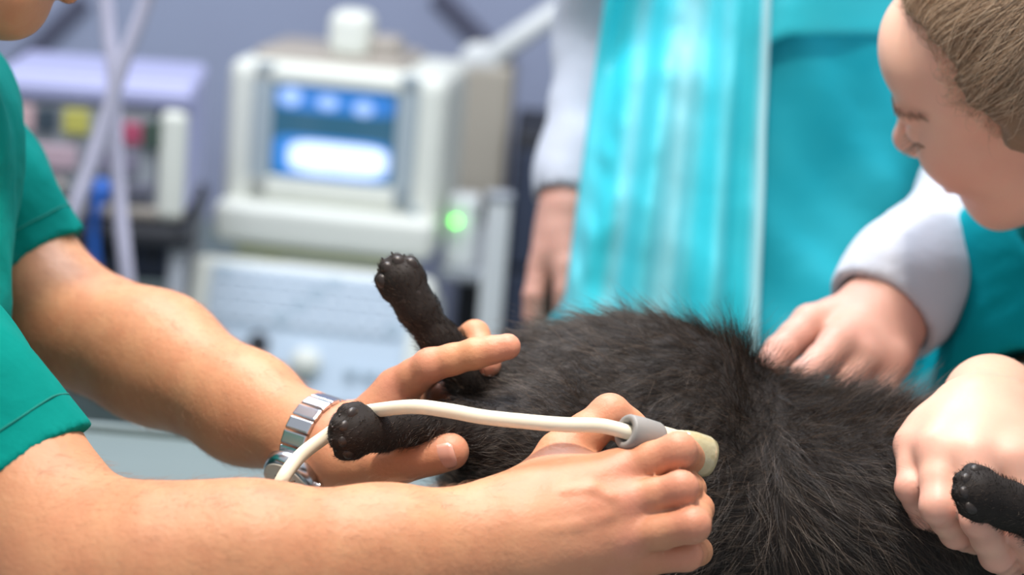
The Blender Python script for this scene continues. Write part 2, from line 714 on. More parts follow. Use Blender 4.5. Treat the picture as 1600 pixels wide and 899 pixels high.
def nail(name, tip, along, dorsal, r, mat, parent, w=0.0062, L=0.0115):
    """curved nail plate lying on the finger pad's back"""
    along = unit(along)
    dorsal = unit(np.asarray(dorsal) - np.dot(dorsal, along) * along)
    side = np.cross(along, dorsal)
    rows, cols = 7, 9
    vs, fs = [], []
    for layer in (0.0007, -0.0006):
        for i in range(rows):
            v = i / (rows - 1)
            x = (v - 0.5) * L
            ww = w * (1 - 0.25 * (2 * v - 1) ** 4) * (1 - 0.12 * (1 - v))
            for j in range(cols):
                a = (j / (cols - 1) * 2 - 1) * ww / r
                vs.append(tip + along * (x + 0.0010 * (1 - (2 * j / (cols - 1) - 1) ** 2) * (1 if i == rows - 1 else (-1 if i == 0 else 0)))
                          + side * math.sin(a) * (r + layer) + dorsal * (math.cos(a) * (r + layer) - 0.0008 * (2 * v - 1) ** 2))
    n = rows * cols
    for i in range(rows - 1):
        for j in range(cols - 1):
            a = i * cols + j
            fs.append((a, a + 1, a + cols + 1, a + cols))
            fs.append((n + a, n + a + cols, n + a + cols + 1, n + a + 1))
    rim = [j for j in range(cols)] + [i * cols + cols - 1 for i in range(1, rows)] + [(rows - 1) * cols + j for j in range(cols - 2, -1, -1)] + [i * cols for i in range(rows - 2, 0, -1)]
    for i in range(len(rim)):
        a, b = rim[i], rim[(i + 1) % len(rim)]
        fs.append((a, n + a, n + b, b))
    return mesh_np(name, np.array(vs), np.array(fs), mat, parent)


FWD, RT, UP = _fw, _rt, _up          # camera axes, handy for dorsal directions in the photograph

# =================================================================== the vet on the left (green scrubs)
vet = empty('person', (-0.62, 1.2, 0.0), 'person in dark green scrubs at the left holding the probe on the cat', 'person')
S_n, E_n, W_n = PP((-215, 490, 1.14), (140, 930, 1.035), (770, 858, 1.066))
fore_n = chain(PP((140, 930, 1.035), (250, 918, 1.030), (390, 900, 1.032), (600, 880, 1.05), (770, 860, 1.066)),
               [0.047, 0.0500, 0.0455, 0.0375, 0.0305], 0.02, flat=FWD, s=1.12)
upper_n = chain([S_n, (S_n + E_n) / 2, E_n], [0.050, 0.051, 0.048], 0.02)
rh_f = [PP((972, 738, 1.080), (1060, 704, 1.068), (1080, 716, 1.104), (1062, 730, 1.124)),
        PP((984, 788, 1.069), (1064, 763, 1.056), (1078, 765, 1.094), (1052, 772, 1.112)),
        PP((978, 842, 1.067), (1082, 821, 1.048), (1090, 796, 1.082), (1054, 788, 1.108)),
        PP((950, 880, 1.074), (1072, 868, 1.066), (1090, 862, 1.096), (1060, 852, 1.114))]
rh_t = PP((832, 802, 1.082), (876, 711, 1.096), (953, 648, 1.106), (1004, 684, 1.118))
rh_c = PP((832, 797, 1.068), (824, 826, 1.058), (820, 858, 1.055), (822, 888, 1.060))
rh_extra = [cap(P(852, 780, 1.074), P(895, 746, 1.090), 0.0150, 0.0105), cap(P(770, 858, 1.066), P(835, 845, 1.062), 0.029, 0.021, flat=FWD, s=1.25),
            cap(P(800, 800, 1.075), P(870, 740, 1.092), 0.017, 0.0135)]
hand_n = hand_sdf(rh_c, rh_f, rh_t, -FWD * 0.9 + UP * 0.35, extra=rh_extra, kt=0.008,
                  trad=(0.0165, 0.0126, 0.0108, 0.0096),
                  frad=[(0.0112, 0.0097, 0.0088, 0.0078), (0.0108, 0.0091, 0.0086, 0.0078), (0.0106, 0.0094, 0.0086, 0.0076), (0.0100, 0.0084, 0.0078, 0.0068)])
veins = Union(0.004, chain(PP((840, 830, 1.0405), (900, 822, 1.0475), (950, 806, 1.0530)), [0.0022, 0.0022, 0.0018]),
              chain(PP((880, 770, 1.054), (925, 765, 1.0565), (955, 778, 1.0555)), [0.0018, 0.0020, 0.0018]))
near_arm = Union(0.022, Union(0.024, fore_n, upper_n), hand_n)

elbow_f = P(97, 500, 1.36)
S_f = P(-100, 220, 1.42)
fore_f = chain([elbow_f] + PP((245, 560, 1.31), (385, 638, 1.25), (488, 690, 1.212)), [0.043, 0.0405, 0.0320, 0.0240], 0.02)
upper_f = chain([S_f, elbow_f], [0.042, 0.040], 0.02)
lh_f = [PP((620, 608, 1.190), (672, 571, 1.172), (742, 553, 1.164), (793, 542, 1.162)),
        PP((630, 606, 1.222), (694, 556, 1.250), (742, 524, 1.236), (763, 570, 1.214)),
        PP((640, 634, 1.246), (700, 622, 1.262), (738, 650, 1.244), (752, 678, 1.222)),
        PP((636, 664, 1.258), (690, 664, 1.272), (722, 690, 1.254), (730, 712, 1.236))]
lh_t = PP((548, 726, 1.188), (604, 726, 1.166), (660, 712, 1.155), (704, 706, 1.150))
lh_c = PP((552, 700, 1.200), (550, 706, 1.216), (550, 714, 1.228), (552, 722, 1.236))
lh_extra = [cap(P(488, 690, 1.212), P(550, 708, 1.212), 0.024, 0.020), cap(P(548, 716, 1.195), P(612, 690, 1.188), 0.018, 0.014),
            cap(P(560, 690, 1.225), P(630, 660, 1.245), 0.017, 0.014)]
hand_f = hand_sdf(lh_c, lh_f, lh_t, unit(-RT * 0.35 + UP * 0.9 + FWD * 0.35), extra=lh_extra, tendons=False,
                  trad=(0.0170, 0.0140, 0.0118, 0.0108))
far_arm = Union(0.020, Union(0.012, fore_f, upper_f), hand_f)
vet_neck = (S_n + S_f) / 2 + V(0.0, 0, 0.02)
V_FW = unit(RT * 0.70 - UP * 0.35 + FWD * 0.25)
V_UP = unit(UP - np.dot(UP, V_FW) * V_FW)
vet_head_c = P(60, 30, 1.20) - V_FW * 0.085 + V_UP * 0.098
vh, vq = head_sdf(vet_head_c, V_FW, V_UP, 1.0)
hip_v = V(-0.66, 1.24, 0.93)
v_back = V(-0.055, 0, -0.01)
trunk_v = Union(0.04, cap(S_n + v_back, S_f + v_back, 0.040), cap(vet_neck + v_back, vq(-0.02, 0, -0.06), 0.050, 0.048), cap(vet_neck + v_back * 1.6, vet_neck * 0.6 + hip_v * 0.4, 0.060, 0.07))
vet_sdf = Union(0.012, Union(0.012, near_arm, trunk_v), Union(0.012, far_arm, vh))
vet_sdf = Union(0.004, vet_sdf, veins)
lo, hi = bounds([S_n, S_f, vet_neck * 0.6 + hip_v * 0.4, vet_head_c, P(1115, 700, 1.1), P(800, 500, 1.25), P(700, 1000, 1.0), P(0, 1050, 1.0)], 0.14)
vb, vbv, vbf = sdf_mesh('body', vet_sdf, lo, hi, 0.0016, MAT['skin_vet'], vet)
nail('nail', lh_t[3] - RT * 0.002, lh_t[3] - lh_t[2], -FWD * 0.96 - UP * 0.25, 0.0104, MAT['nail'], vet, 0.0088, 0.0135)

def flush(o, v, pts, rad, mat, col, wide=()):
    """redder skin over knuckles and fingertips, stored as a vertex attribute"""
    w = np.zeros(len(v), np.float32)
    for p in pts:
        w = np.maximum(w, np.exp(-((v - p) ** 2).sum(1) / rad ** 2))
    for p in wide:
        w = np.maximum(w, 0.5 * np.exp(-((v - p) ** 2).sum(1) / 0.055 ** 2))
    at = o.data.attributes.new('flush', 'FLOAT', 'POINT')
    at.data.foreach_set('value', w.astype(np.float32))
    nt = mat.node_tree
    b = nt.nodes['Principled BSDF']
    src = b.inputs['Base Color'].links[0].from_socket
    an = nt.nodes.new('ShaderNodeAttribute')
    an.attribute_name = 'flush'
    ml = nt.nodes.new('ShaderNodeMath')
    ml.operation = 'MULTIPLY'
    ml.inputs[1].default_value = 0.55
    nt.links.new(an.outputs['Fac'], ml.inputs[0])
    mx = nt.nodes.new('ShaderNodeMix')
    mx.data_type = 'RGBA'
    mx.inputs['B'].default_value = (*col, 1)
    nt.links.new(ml.outputs[0], mx.inputs['Factor'])
    nt.links.new(src, mx.inputs['A'])
    nt.links.new(mx.outputs['Result'], b.inputs['Base Color'])


flush(vb, vbv, [f[i] + (-FWD * 0.008 if i == 0 else 0) for f in rh_f + lh_f for i in (0, 1, 3)] + [rh_t[2], rh_t[3], lh_t[2], lh_t[3]], 0.014, MAT['skin_vet'], (0.62, 0.24, 0.19), [P(950, 790, 1.07), P(620, 650, 1.2)])

# fine hair on the vet's forearms
MAT['arm_hair'] = material('arm_hair', (0.30, 0.16, 0.085), 0.5)
hp, hn = sample_surface(vbv, vbf, 60000)
ax_n = unit(W_n - E_n)


def seg_t(p, a, b):
    ba = b - a
    t = ((p - a) @ ba) / (ba @ ba)
    return t, np.linalg.norm(p - a - np.clip(t, 0, 1)[:, None] * ba, axis=1)


tn, dn = seg_t(hp, E_n, W_n)
tf, df = seg_t(hp, elbow_f, P(488, 690, 1.212))
keep = ((tn > -0.1) & (tn < 1.03) & (dn < 0.075)) | ((tf > -0.2) & (tf < 0.9) & (df < 0.07))
hp, hn = hp[keep], hn[keep]
hp, hn = hp[:9000], hn[:9000]
axd = np.where((dn[keep][:9000] < df[keep][:9000])[:, None], ax_n, unit(P(488, 690, 1.212) - elbow_f))
dirs = hn * 0.55 + axd * 0.6 + V(0, 0, -0.25) + RNG.normal(size=hp.shape) * 0.30
dirs /= np.linalg.norm(dirs, axis=1)[:, None]
ln = RNG.uniform(0.003, 0.0085, (len(hp), 1))
tt = np.linspace(0, 1, 4)
pts = hp[:, None, :] + dirs[:, None, :] * (ln[:, None] * tt[None, :, None]) + (axd * 0.5 - hn * 0.45)[:, None, :] * (ln[:, None] * (tt ** 2)[None, :, None])
strands('arm_hair', pts, 0.000045, 0.000012, MAT['arm_hair'], vet)

# shirt: torso, two short sleeves with open hems
hem_n, hem_f = P(-8, 776, 1.076), P(42, 428, 1.382)
ax_sn, ax_sf = unit(RT * 0.62 - UP * 0.78 - FWD * 0.04), unit(RT * 0.61 - UP * 0.79)


def folds(p, fs, amp, seed):
    return amp * wob(p, fs, seed) + amp * 0.5 * np.abs(wob(p, fs * 1.7, seed + 5))


sleeve_n = chain([S_n, hem_n - ax_sn * 0.06, hem_n + ax_sn * 0.05], [0.064, 0.061, 0.0645], 0.02)
sleeve_n = Cut(sleeve_n, (hem_n, ax_sn))
sleeve_f = chain([S_f + V(-0.01, 0, 0.01), hem_f - ax_sf * 0.06, hem_f + ax_sf * 0.05], [0.062, 0.054, 0.0500], 0.02)
sleeve_f = Cut(sleeve_f, (hem_f, ax_sf))
chest_c = P(-325, 330, 1.24)
torso = Union(0.04, cap(S_n + V(-.03, 0.02, 0), S_f + V(-.03, -0.02, 0), 0.062), cap(P(-92, 165, 1.36), P(-110, 190, 1.22), 0.050, 0.046), cap(chest_c, hip_v, 0.125, 0.145, flat=V(0, 1, 0), s=0.82),
              cap(P(-125, 160, 1.30), P(-140, 480, 1.22), 0.046, 0.058))
inner = Union(0.0, cap(hem_n - ax_sn * 0.05, hem_n + ax_sn * 0.03, 0.0525), cap(hem_f - ax_sf * 0.05, hem_f + ax_sf * 0.03, 0.0425),
              cap(vet_neck + V(-0.02, 0, 0.06), vq(0, 0, -0.05), 0.052))
shirt = Disp(Union(0.012, Union(0.03, torso, sleeve_n), sleeve_f), lambda p: folds(p, 28, 0.0022, 3) + folds(p, 60, 0.0008, 9))
shirt = Sub(0.004, shirt, inner)
lo, hi = bounds([S_n, S_f, hip_v, hem_n, hem_f, vet_neck, chest_c], 0.19)
sh, shv, _ = sdf_mesh('shirt', shirt, lo, hi, 0.0030, MAT['scrub_green'], vet, 0.06)
tag(sh, 'dark green short-sleeved scrub shirt')
# stitched hem lines and the chest pocket
MAT['stitch'] = material('stitch', (0.0, 0.19, 0.155), 0.9)


def drape_line(name, vsurf, pts, r, mat, parent, off=0.0004):
    """a thin cord laid on a surface: each point snapped to the nearest vertex"""
    out = []
    for p in pts:
        i = np.argmin(((vsurf - p) ** 2).sum(1))
        q = vsurf[i]
        out.append(q + unit(CAM - q) * off)
    return tube(name, out, r, mat, parent, k=6, n=3)


for c_, ax_, r_ in ((hem_n - ax_sn * 0.020, ax_sn, 0.060), (hem_f - ax_sf * 0.020, ax_sf, 0.049)):
    drape_line('hem_stitch', shv, list(ring_pts(c_, ax_, r_, 26)), 0.0006, MAT['stitch'], sh)
pk = PP((-30, 292, 1.17), (4, 272, 1.18), (10, 305, 1.18), (8, 365, 1.18))
pk = [shv[np.argmin(((shv - p) ** 2).sum(1))] for p in pk]
tube('pocket_edge', pk, 0.0014, MAT['stitch'], sh, k=8, n=5)

trv = Union(0.05, cap(hip_v + V(0, -.01, .02), hip_v + V(0, .01, .02), 0.15, flat=V(1, 0, 0), s=1.1),
            chain([hip_v + V(0, -0.09, -0.02), V(-0.60, 1.12, 0.48), V(-0.64, 1.12, 0.05)], [0.10, 0.075, 0.065], 0.03),
            chain([hip_v + V(0, 0.09, -0.02), V(-0.60, 1.36, 0.48), V(-0.66, 1.36, 0.05)], [0.10, 0.075, 0.065], 0.03))
trv = Cut(trv, (V(0, 0, 0.025), V(0, 0, -1)))
tr, _, _ = sdf_mesh('trousers', trv, V(-0.95, 0.9, 0.0), V(-0.4, 1.6, 1.15), 0.009, MAT['trousers'], vet, 0.06)


def shoe(parent, c, d, mat):
    d = unit(d)
    s_ = V(-d[1], d[0], 0)
    n = Union(0.02, cap(c - d * 0.03 + V(0, 0, 0.045), c + d * 0.12 + V(0, 0, 0.03), 0.042, 0.034, flat=V(0, 0, 1), s=1.15), cap(c + V(0, 0, 0.05), c + V(0, 0, 0.09), 0.045, 0.042))
    n = Cut(n, (V(0, 0, 0.0), V(0, 0, -1)))
    return sdf_mesh('shoe', n, c - 0.22, c + 0.22, 0.006, mat, parent, 0.03)[0]


MAT['shoe'] = material('shoe', (0.55, 0.56, 0.58), 0.6)
shoe(vet, V(-0.62, 1.12, 0), V(1, 0, 0), MAT['shoe'])
shoe(vet, V(-0.64, 1.36, 0), V(1, 0, 0), MAT['shoe'])
# short hair of the vet
MAT['hair_vet'] = material('hair_vet', (0.07, 0.04, 0.025), 0.6)
vfw, vup = V_FW, V_UP
vha = Sub(0.01, ell(vq(-0.016, 0, 0.036), [vfw, np.cross(vfw, vup), vup], (0.104, 0.083, 0.094)), Union(0.02, ell(vq(0.085, 0, -0.05), [vfw, np.cross(vfw, vup), vup], (0.085, 0.12, 0.105)), cap(vq(0.02, 0, -0.12), vq(-0.06, 0, -0.12), 0.08)))
lo, hi = bounds([vet_head_c], 0.17)
sdf_mesh('hair', Disp(vha, lambda p: 0.0015 * wob(p, 180, 4)), lo, hi, 0.004, MAT['hair_vet'], vet)
# =================================================================== room shell and table
MAT['wall'] = material('wall', (0.30, 0.34, 0.46), 0.8, noise=(1.6, 0.5, (0.24, 0.25, 0.35)), bump=[(40, 0.1, 0.002)])
MAT['floor'] = material('floor', (0.25, 0.30, 0.30), 0.5, noise=(3, 0.4, (0.21, 0.26, 0.26)))
MAT['steel'] = material('steel', (0.17, 0.215, 0.21), 0.55, metal=0.2, noise=(14, 0.3, (0.15, 0.19, 0.185)), bump=[(500, 0.05, 0.0005)])
MAT['rubber_dark'] = material('rubber_dark', (0.012, 0.012, 0.014), 0.7)
WALL_Y = 3.75
fl = box('floor', (0, 2.0, -0.02), (6.0, 5.5, 0.04), MAT['floor'])
tag(fl, 'pale grey-green floor of the treatment room', kind='structure')
wl = box('wall_back', (0, WALL_Y + 0.05, 1.35), (6.0, 0.10, 2.7), MAT['wall'])
tag(wl, 'grey-blue painted back wall', kind='structure')

TAB_Z = 0.918
table = empty('examination_table', (0.05, 1.27, 0.0), 'steel veterinary examination table under the black cat', 'table')
tcx, tcy, tw, td_ = 0.05, 1.265, 1.30, 0.72
box('tabletop', (tcx, tcy, TAB_Z - 0.0125), (tw, td_, 0.025), MAT['steel'], table, bevel=0.006, seg=3)
for sx in (-1, 1):
    box('rim', (tcx + sx * (tw / 2 - 0.008), tcy, TAB_Z + 0.0), (0.012, td_ - 0.01, 0.014), MAT['steel'], table, bevel=0.004)
for sy in (-1, 1):
    box('rim', (tcx, tcy + sy * (td_ / 2 - 0.008), TAB_Z + 0.0), (tw - 0.04, 0.012, 0.014), MAT['steel'], table, bevel=0.004)
cyl('column', (tcx, tcy, 0.04), (tcx, tcy, TAB_Z - 0.024), 0.055, 0.05, MAT['steel'], table)
box('base_plate', (tcx, tcy, 0.025), (0.75, 0.48, 0.05), MAT['steel'], table, bevel=0.012)

# =================================================================== the black cat
cat = empty('cat', P(1150, 1040, 1.25) * V(1, 1, 0) + V(0, 0, TAB_Z), 'black long-haired cat lying on its back on the examination table', 'cat')
AX = [RT, UP, FWD]
near_leg = PP((552, 674, 1.110), (596, 670, 1.130), (652, 664, 1.152), (722, 672, 1.172), (835, 712, 1.188))
near_r = [0.0125, 0.0118, 0.0112, 0.0165, 0.040]
far_leg = PP((628, 440, 1.203), (652, 482, 1.208), (688, 534, 1.213), (735, 585, 1.225), (830, 615, 1.245))
far_r = [0.0112, 0.0112, 0.0110, 0.0150, 0.034]
fore_leg = PP((1530, 772, 1.090), (1575, 790, 1.098), (1640, 822, 1.115), (1720, 870, 1.17), (1640, 930, 1.25))
fore_r = [0.0125, 0.0120, 0.0125, 0.018, 0.03]
fore2 = PP((1585, 880, 1.19), (1560, 860, 1.215), (1600, 900, 1.25), (1650, 930, 1.27))
paws = [near_leg[0], far_leg[0], fore_leg[0], fore2[0]]


def paw(base, prev, spread_dir, r):
    """four toe lumps and a main pad at the end of a leg"""
    d = unit(base - prev)
    s_ = unit(np.asarray(spread_dir) - np.dot(spread_dir, d) * d)
    n_ = np.cross(d, s_)
    out = [cap(base - d * 0.006, base + d * 0.002, r * 1.08, flat=n_, s=1.12)]
    for k, (o, f) in enumerate(((-1.0, 0.004), (-0.36, 0.0095), (0.36, 0.0095), (1.0, 0.004))):
        c = base + s_ * o * r * 0.84 + d * f
        out.append(cap(c - d * 0.006, c + d * 0.003, r * 0.50, r * 0.46))
    return Union(0.0014, *out), d, s_, n_


pw_n = paw(near_leg[0], near_leg[1], UP * 0.9 - FWD * 0.2, 0.0125)
pw_f = paw(far_leg[0], far_leg[1], RT * 0.5 + UP * 0.5, 0.0115)
pw_a = paw(fore_leg[0], fore_leg[1], UP * 0.9 - RT * 0.4, 0.0120)
pw_b = paw(fore2[0], fore2[1], UP, 0.012)
legs = Union(0.012, Union(0.004, chain(near_leg, near_r, 0.008), pw_n[0]), Union(0.004, chain(far_leg, far_r, 0.008), pw_f[0]))
forelegs = Union(0.008, Union(0.004, chain(fore_leg, fore_r, 0.008), pw_a[0]), Union(0.004, chain(fore2, [0.012, 0.0125, 0.02, 0.03], 0.008), pw_b[0]))
trunk = Union(0.035,
              ell(P(955, 618, 1.275), AX, (0.074, 0.043, 0.055)),          # far thigh and raised belly
              ell(P(1010, 660, 1.25), AX, (0.085, 0.058, 0.060)),
              ell(P(880, 730, 1.215), AX, (0.060, 0.045, 0.050)),          # near thigh
              ell(P(840, 800, 1.27), AX, (0.060, 0.070, 0.070)),           # rump
              ell(P(1090, 800, 1.245), AX, (0.105, 0.075, 0.080)),         # belly
              ell(P(1320, 775, 1.245), AX, (0.100, 0.062, 0.070)),         # chest
              ell(P(1320, 840, 1.240), AX, (0.092, 0.060, 0.068)),
              ell(P(1480, 840, 1.285), AX, (0.090, 0.060, 0.060)),
              chain([V(0.03, 1.25, TAB_Z + 0.045), V(0.14, 1.235, TAB_Z + 0.055), V(0.28, 1.235, TAB_Z + 0.052), V(0.37, 1.25, TAB_Z + 0.045)], [0.050, 0.060, 0.055, 0.045], 0.03),   # back on the table
              cap(P(1560, 850, 1.27), P(1700, 880, 1.28), 0.050, 0.040))   # neck
hd = P(1765, 905, 1.28)
hf, hu = unit(RT * 0.35 + UP * 0.85 - FWD * 0.3), RT
hs = np.cross(hf, hu)
head = Union(0.010, ell(hd, [hf, hs, hu], (0.042, 0.045, 0.040)), ell(hd + hf * 0.036 - hu * 0.008, [hf, hs, hu], (0.018, 0.022, 0.016)),
             cap(hd + hs * 0.027 + hu * 0.03, hd + hs * 0.034 + hu * 0.062, 0.017, 0.003, flat=hf, s=1.6),
             cap(hd - hs * 0.027 + hu * 0.03, hd - hs * 0.034 + hu * 0.062, 0.017, 0.003, flat=hf, s=1.6))
tail_p = PP((800, 905, 1.27), (740, 985, 1.20), (650, 1050, 1.10), (560, 1090, 1.04))
tail = chain([V(p[0], p[1], max(p[2], TAB_Z + 0.016)) for p in tail_p], [0.018, 0.015, 0.014, 0.010], 0.008)
cat_sdf = Union(0.018, Union(0.03, trunk, head), Union(0.012, legs, Union(0.01, forelegs, tail)))
cat_sdf = Cut(cat_sdf, (V(0, 0, TAB_Z + 0.002), V(0, 0, -1)))
MAT['cat_skin'] = material('cat_skin', (0.014, 0.010, 0.008), 0.7, spec=0.3)
MAT['cat_fur'] = material('cat_fur', (0.030, 0.023, 0.019), 0.40, spec=0.6)
strand_tint(MAT['cat_fur'], [(0.0, (0.010, 0.0070, 0.0052)), (0.7, (0.026, 0.017, 0.011)), (1.0, (0.095, 0.062, 0.040))])
MAT['cat_pad'] = material('cat_pad', (0.022, 0.015, 0.012), 0.42, spec=0.5)
MAT['claw'] = material('claw', (0.06, 0.05, 0.045), 0.35, spec=0.6)
lo, hi = bounds([P(500, 400, 1.2), P(500, 700, 1.1), P(1860, 900, 1.28), P(1000, 480, 1.3), P(1500, 740, 1.08), tail_p[-1], V(0.1, 1.4, TAB_Z)], 0.05)
lo[2] = TAB_Z - 0.005
cb, cv, cf = sdf_mesh('body', cat_sdf, lo, hi, 0.0022, MAT['cat_skin'], cat, 0.035)
# paw pads, and claws on the paws in view
for (n_, d_, s_, nn), toward in ((pw_n, -1), (pw_f, -1), (pw_a, -1)):
    pass


def pads(base, d, s_, n_, r, sign):
    """main pad and four toe pads on the palm side (n_ * sign)"""
    q = n_ * sign
    for o, f in ((-1.0, 0.0045), (-0.36, 0.0095), (0.36, 0.0095), (1.0, 0.0045)):
        c = base + s_ * o * r * 0.84 + d * (f + 0.002) + q * r * 0.29
        nd = ell(c, [d, s_, q], (0.0050, 0.0042, 0.0032))
        sdf_mesh('toe_pad', nd, c - 0.008, c + 0.008, 0.0008, MAT['cat_pad'], cat, 0.01)
        tip = base + s_ * o * r * 0.80 + d * (f + 0.0075)
        tube('claw', [tip - d * 0.002, tip + d * 0.0015 + q * 0.0003, tip + d * 0.0026 + q * 0.0014], lambda t: 0.0008 * (1 - t) + 0.0002, MAT['claw'], cat, k=8, n=4)
    c = base - d * 0.006 + q * r * 0.72
    nd = Union(0.003, ell(c, [d, s_, q], (0.0050, 0.0070, 0.0035)), ell(c - d * 0.004 + s_ * 0.004, [d, s_, q], (0.0035, 0.0035, 0.0030)), ell(c - d * 0.004 - s_ * 0.004, [d, s_, q], (0.0035, 0.0035, 0.0030)))
    sdf_mesh('palm_pad', nd, c - 0.014, c + 0.014, 0.0008, MAT['cat_pad'], cat, 0.01)


def toward_cam(n_):
    return 1 if np.dot(n_, FWD) < 0 else -1


pads(near_leg[0], pw_n[1], pw_n[2], pw_n[3], 0.0125, toward_cam(pw_n[3]))
pads(far_leg[0], pw_f[1], pw_f[2], pw_f[3], 0.0115, toward_cam(pw_f[3]))
pads(fore_leg[0], pw_a[1], pw_a[2], pw_a[3], 0.0120, toward_cam(pw_a[3]))

# ---- fur as hair strands
def smooth01(x):
    x = np.clip(x, 0, 1)
    return x * x * (3 - 2 * x)


def groom(n, lmin, lmax, seed, clump=0.0, lift=0.35, k=6, rand=0.22):
    r = np.random.default_rng(seed)
    p, nr = sample_surface(cv, cf, n, r)
    ok = p[:, 2] > TAB_Z + 0.006
    p, nr = p[ok], nr[ok]
    # how far from the short-haired legs
    dl = np.full(len(p), 9.0)
    for leg in (near_leg[:4], far_leg[:4], fore_leg[:4], fore2[:3]):
        for a, b in zip(leg[:-1], leg[1:]):
            dl = np.minimum(dl, seg_t(p, a, b)[1])
    body_w = smooth01((dl - 0.016) / 0.05)
    dp = np.min([np.linalg.norm(p - q_, axis=1) for q_ in paws], axis=0)
    base_l = 0.0030 + 0.0050 * smooth01((dp - 0.016) / 0.04) * r.uniform(0.6, 1.2, len(p))
    L = base_l + (r.uniform(lmin, lmax, len(p)) - base_l) * body_w
    # lie: from head to tail on the trunk, towards the paw on the legs
    flow = np.tile(-RT * 0.75 + UP * 0.05, (len(p), 1)) + np.stack([wob(p, 22, seed * 3 + j) for j in range(3)], 1) * 0.55
    chest = smooth01((((p - CAM) @ RT) / ((p - CAM) @ FWD) * F + 800 - 1120) / 160)[:, None]
    flow = flow * (1 - chest) + chest * (flow * 0.35 + RT * 0.55 - UP * 0.35)
    for leg in (near_leg, far_leg, fore_leg):
        t, dd = seg_t(p, leg[3], leg[0])
        w = smooth01(1 - (dd - 0.02) / 0.03)[:, None]
        flow = flow * (1 - w) + unit(leg[0] - leg[3]) * w
    flow -= (flow * nr).sum(1)[:, None] * nr
    flow /= np.linalg.norm(flow, axis=1)[:, None] + 1e-6
    if clump:
        cell = np.floor(p / clump).astype(np.int64)
        h = (cell[:, 0] * 73856093 ^ cell[:, 1] * 19349663 ^ cell[:, 2] * 83492791) % 997
        tab = r.normal(size=(997, 3))
        jit = tab[h] * rand * 0.9 + r.normal(size=p.shape) * rand * 0.45
    else:
        jit = r.normal(size=p.shape) * rand
    ridge = chest[:, 0] * smooth01((nr @ UP - 0.35) / 0.4)
    pxx = ((p - CAM) @ RT) / ((p - CAM) @ FWD) * F + 800
    tuft = np.exp(-((pxx - 1152) / 24) ** 2) * smooth01((nr @ UP - 0.2) / 0.4)
    L = L * (1 + 0.35 * tuft)
    d0 = flow + nr * (lift + 0.25 * (1 - body_w) + 0.9 * ridge + 1.2 * tuft)[:, None] + UP * (0.9 * tuft)[:, None] + jit
    d0 /= np.linalg.norm(d0, axis=1)[:, None]
    d1 = flow * 0.9 + nr * (0.05 + 0.5 * lift * body_w + 0.7 * ridge)[:, None] + UP * (0.9 * tuft)[:, None] + V(0, 0, -0.25) + jit * 0.8
    d1 /= np.linalg.norm(d1, axis=1)[:, None]
    t = np.linspace(0, 1, k)[None, :, None]
    pts = p[:, None, :] - nr[:, None, :] * 0.0004 + (d0[:, None, :] * (t - 0.5 * t * t) + d1[:, None, :] * 0.5 * t * t) * L[:, None, None]
    if clump:
        cnt = np.bincount(h, minlength=997)
        key, inv, num = np.unique(cell, axis=0, return_inverse=True, return_counts=True)
        inv = inv.ravel()
        mean = np.stack([np.bincount(inv, p[:, j]) for j in range(3)], 1) / num[:, None]
        pts = pts + ((mean[inv] - p) * (0.75 * body_w[:, None]))[:, None, :] * t ** 1.6
    pts[:, :, 2] = np.maximum(pts[:, :, 2], TAB_Z + 0.001)
    return pts


strands('fur', groom(80000, 0.010, 0.018, 21, 0.007, 0.30), 0.00012, 0.00003, MAT['cat_fur'], cat)
strands('fur', groom(42000, 0.018, 0.030, 27, 0.009, 0.55, rand=0.30), 0.00011, 0.000025, MAT['cat_fur'], cat)
MAT['guard_hair'] = material('guard_hair', (0.13, 0.092, 0.064), 0.30, spec=0.8)
strands('guard_hair', groom(7000, 0.024, 0.042, 33, 0.012, 0.75, rand=0.36), 0.00009, 0.00002, MAT['guard_hair'], cat)
# =================================================================== ultrasound probe and cable
MAT['cable'] = material('cable', (0.78, 0.72, 0.56), 0.42, spec=0.4)
MAT['probe_grey'] = material('probe_grey', (0.24, 0.23, 0.215), 0.55)
MAT['probe_cream'] = material('probe_cream', (0.60, 0.53, 0.37), 0.45)
MAT['probe_head'] = material('probe_head', (0.44, 0.38, 0.21), 0.18, spec=0.7, coat=0.6, noise=(70, 0.5, (0.54, 0.48, 0.30)), bump=[(120, 0.5, 0.0015)])
pa, pb = P(977, 674, 1.078), P(1104, 715, 1.108)
pax = unit(pb - pa)
probe = empty('ultrasound_probe', pa, 'cream ultrasound probe with grey collar and cream cable pressed to the cat', 'probe')
Lp = np.linalg.norm(pb - pa)
kk = 28
col_r = [(0.0, 0.0068), (0.0, 0.0092), (0.0012, 0.0098), (0.010, 0.0104), (0.020, 0.0104), (0.0215, 0.0098)]
rings = [ring_pts(pa + pax * 0.007, pax, 0.0060, kk), ring_pts(pa, pax, 0.0062, kk)] + [ring_pts(pa + pax * s, pax, r, kk) for s, r in col_r[1:]]
loft('collar', rings, MAT['probe_grey'], probe)
sidev = UP - np.dot(UP, pax) * pax
hr = [(0.0195, 0.0092, 0.0092), (0.026, 0.0093, 0.0092), (0.034, 0.0095, 0.0092), (0.038, 0.0105, 0.0092)]
loft('handle', [ring_pts(pa + pax * s, pax, r2, kk, r1, hint=sidev) for s, r1, r2 in hr], MAT['probe_cream'], probe)
hr = [(0.037, 0.0100, 0.0085), (0.041, 0.0112, 0.0090), (0.047, 0.0120, 0.0092), (0.0560, 0.0120, 0.0090), (0.0600, 0.0108, 0.0080), (0.0615, 0.0082, 0.006)]
loft('transducer_head', [ring_pts(pa + pax * s, pax, r2, kk, r1, hint=sidev) for s, r1, r2 in hr], MAT['probe_head'], probe)
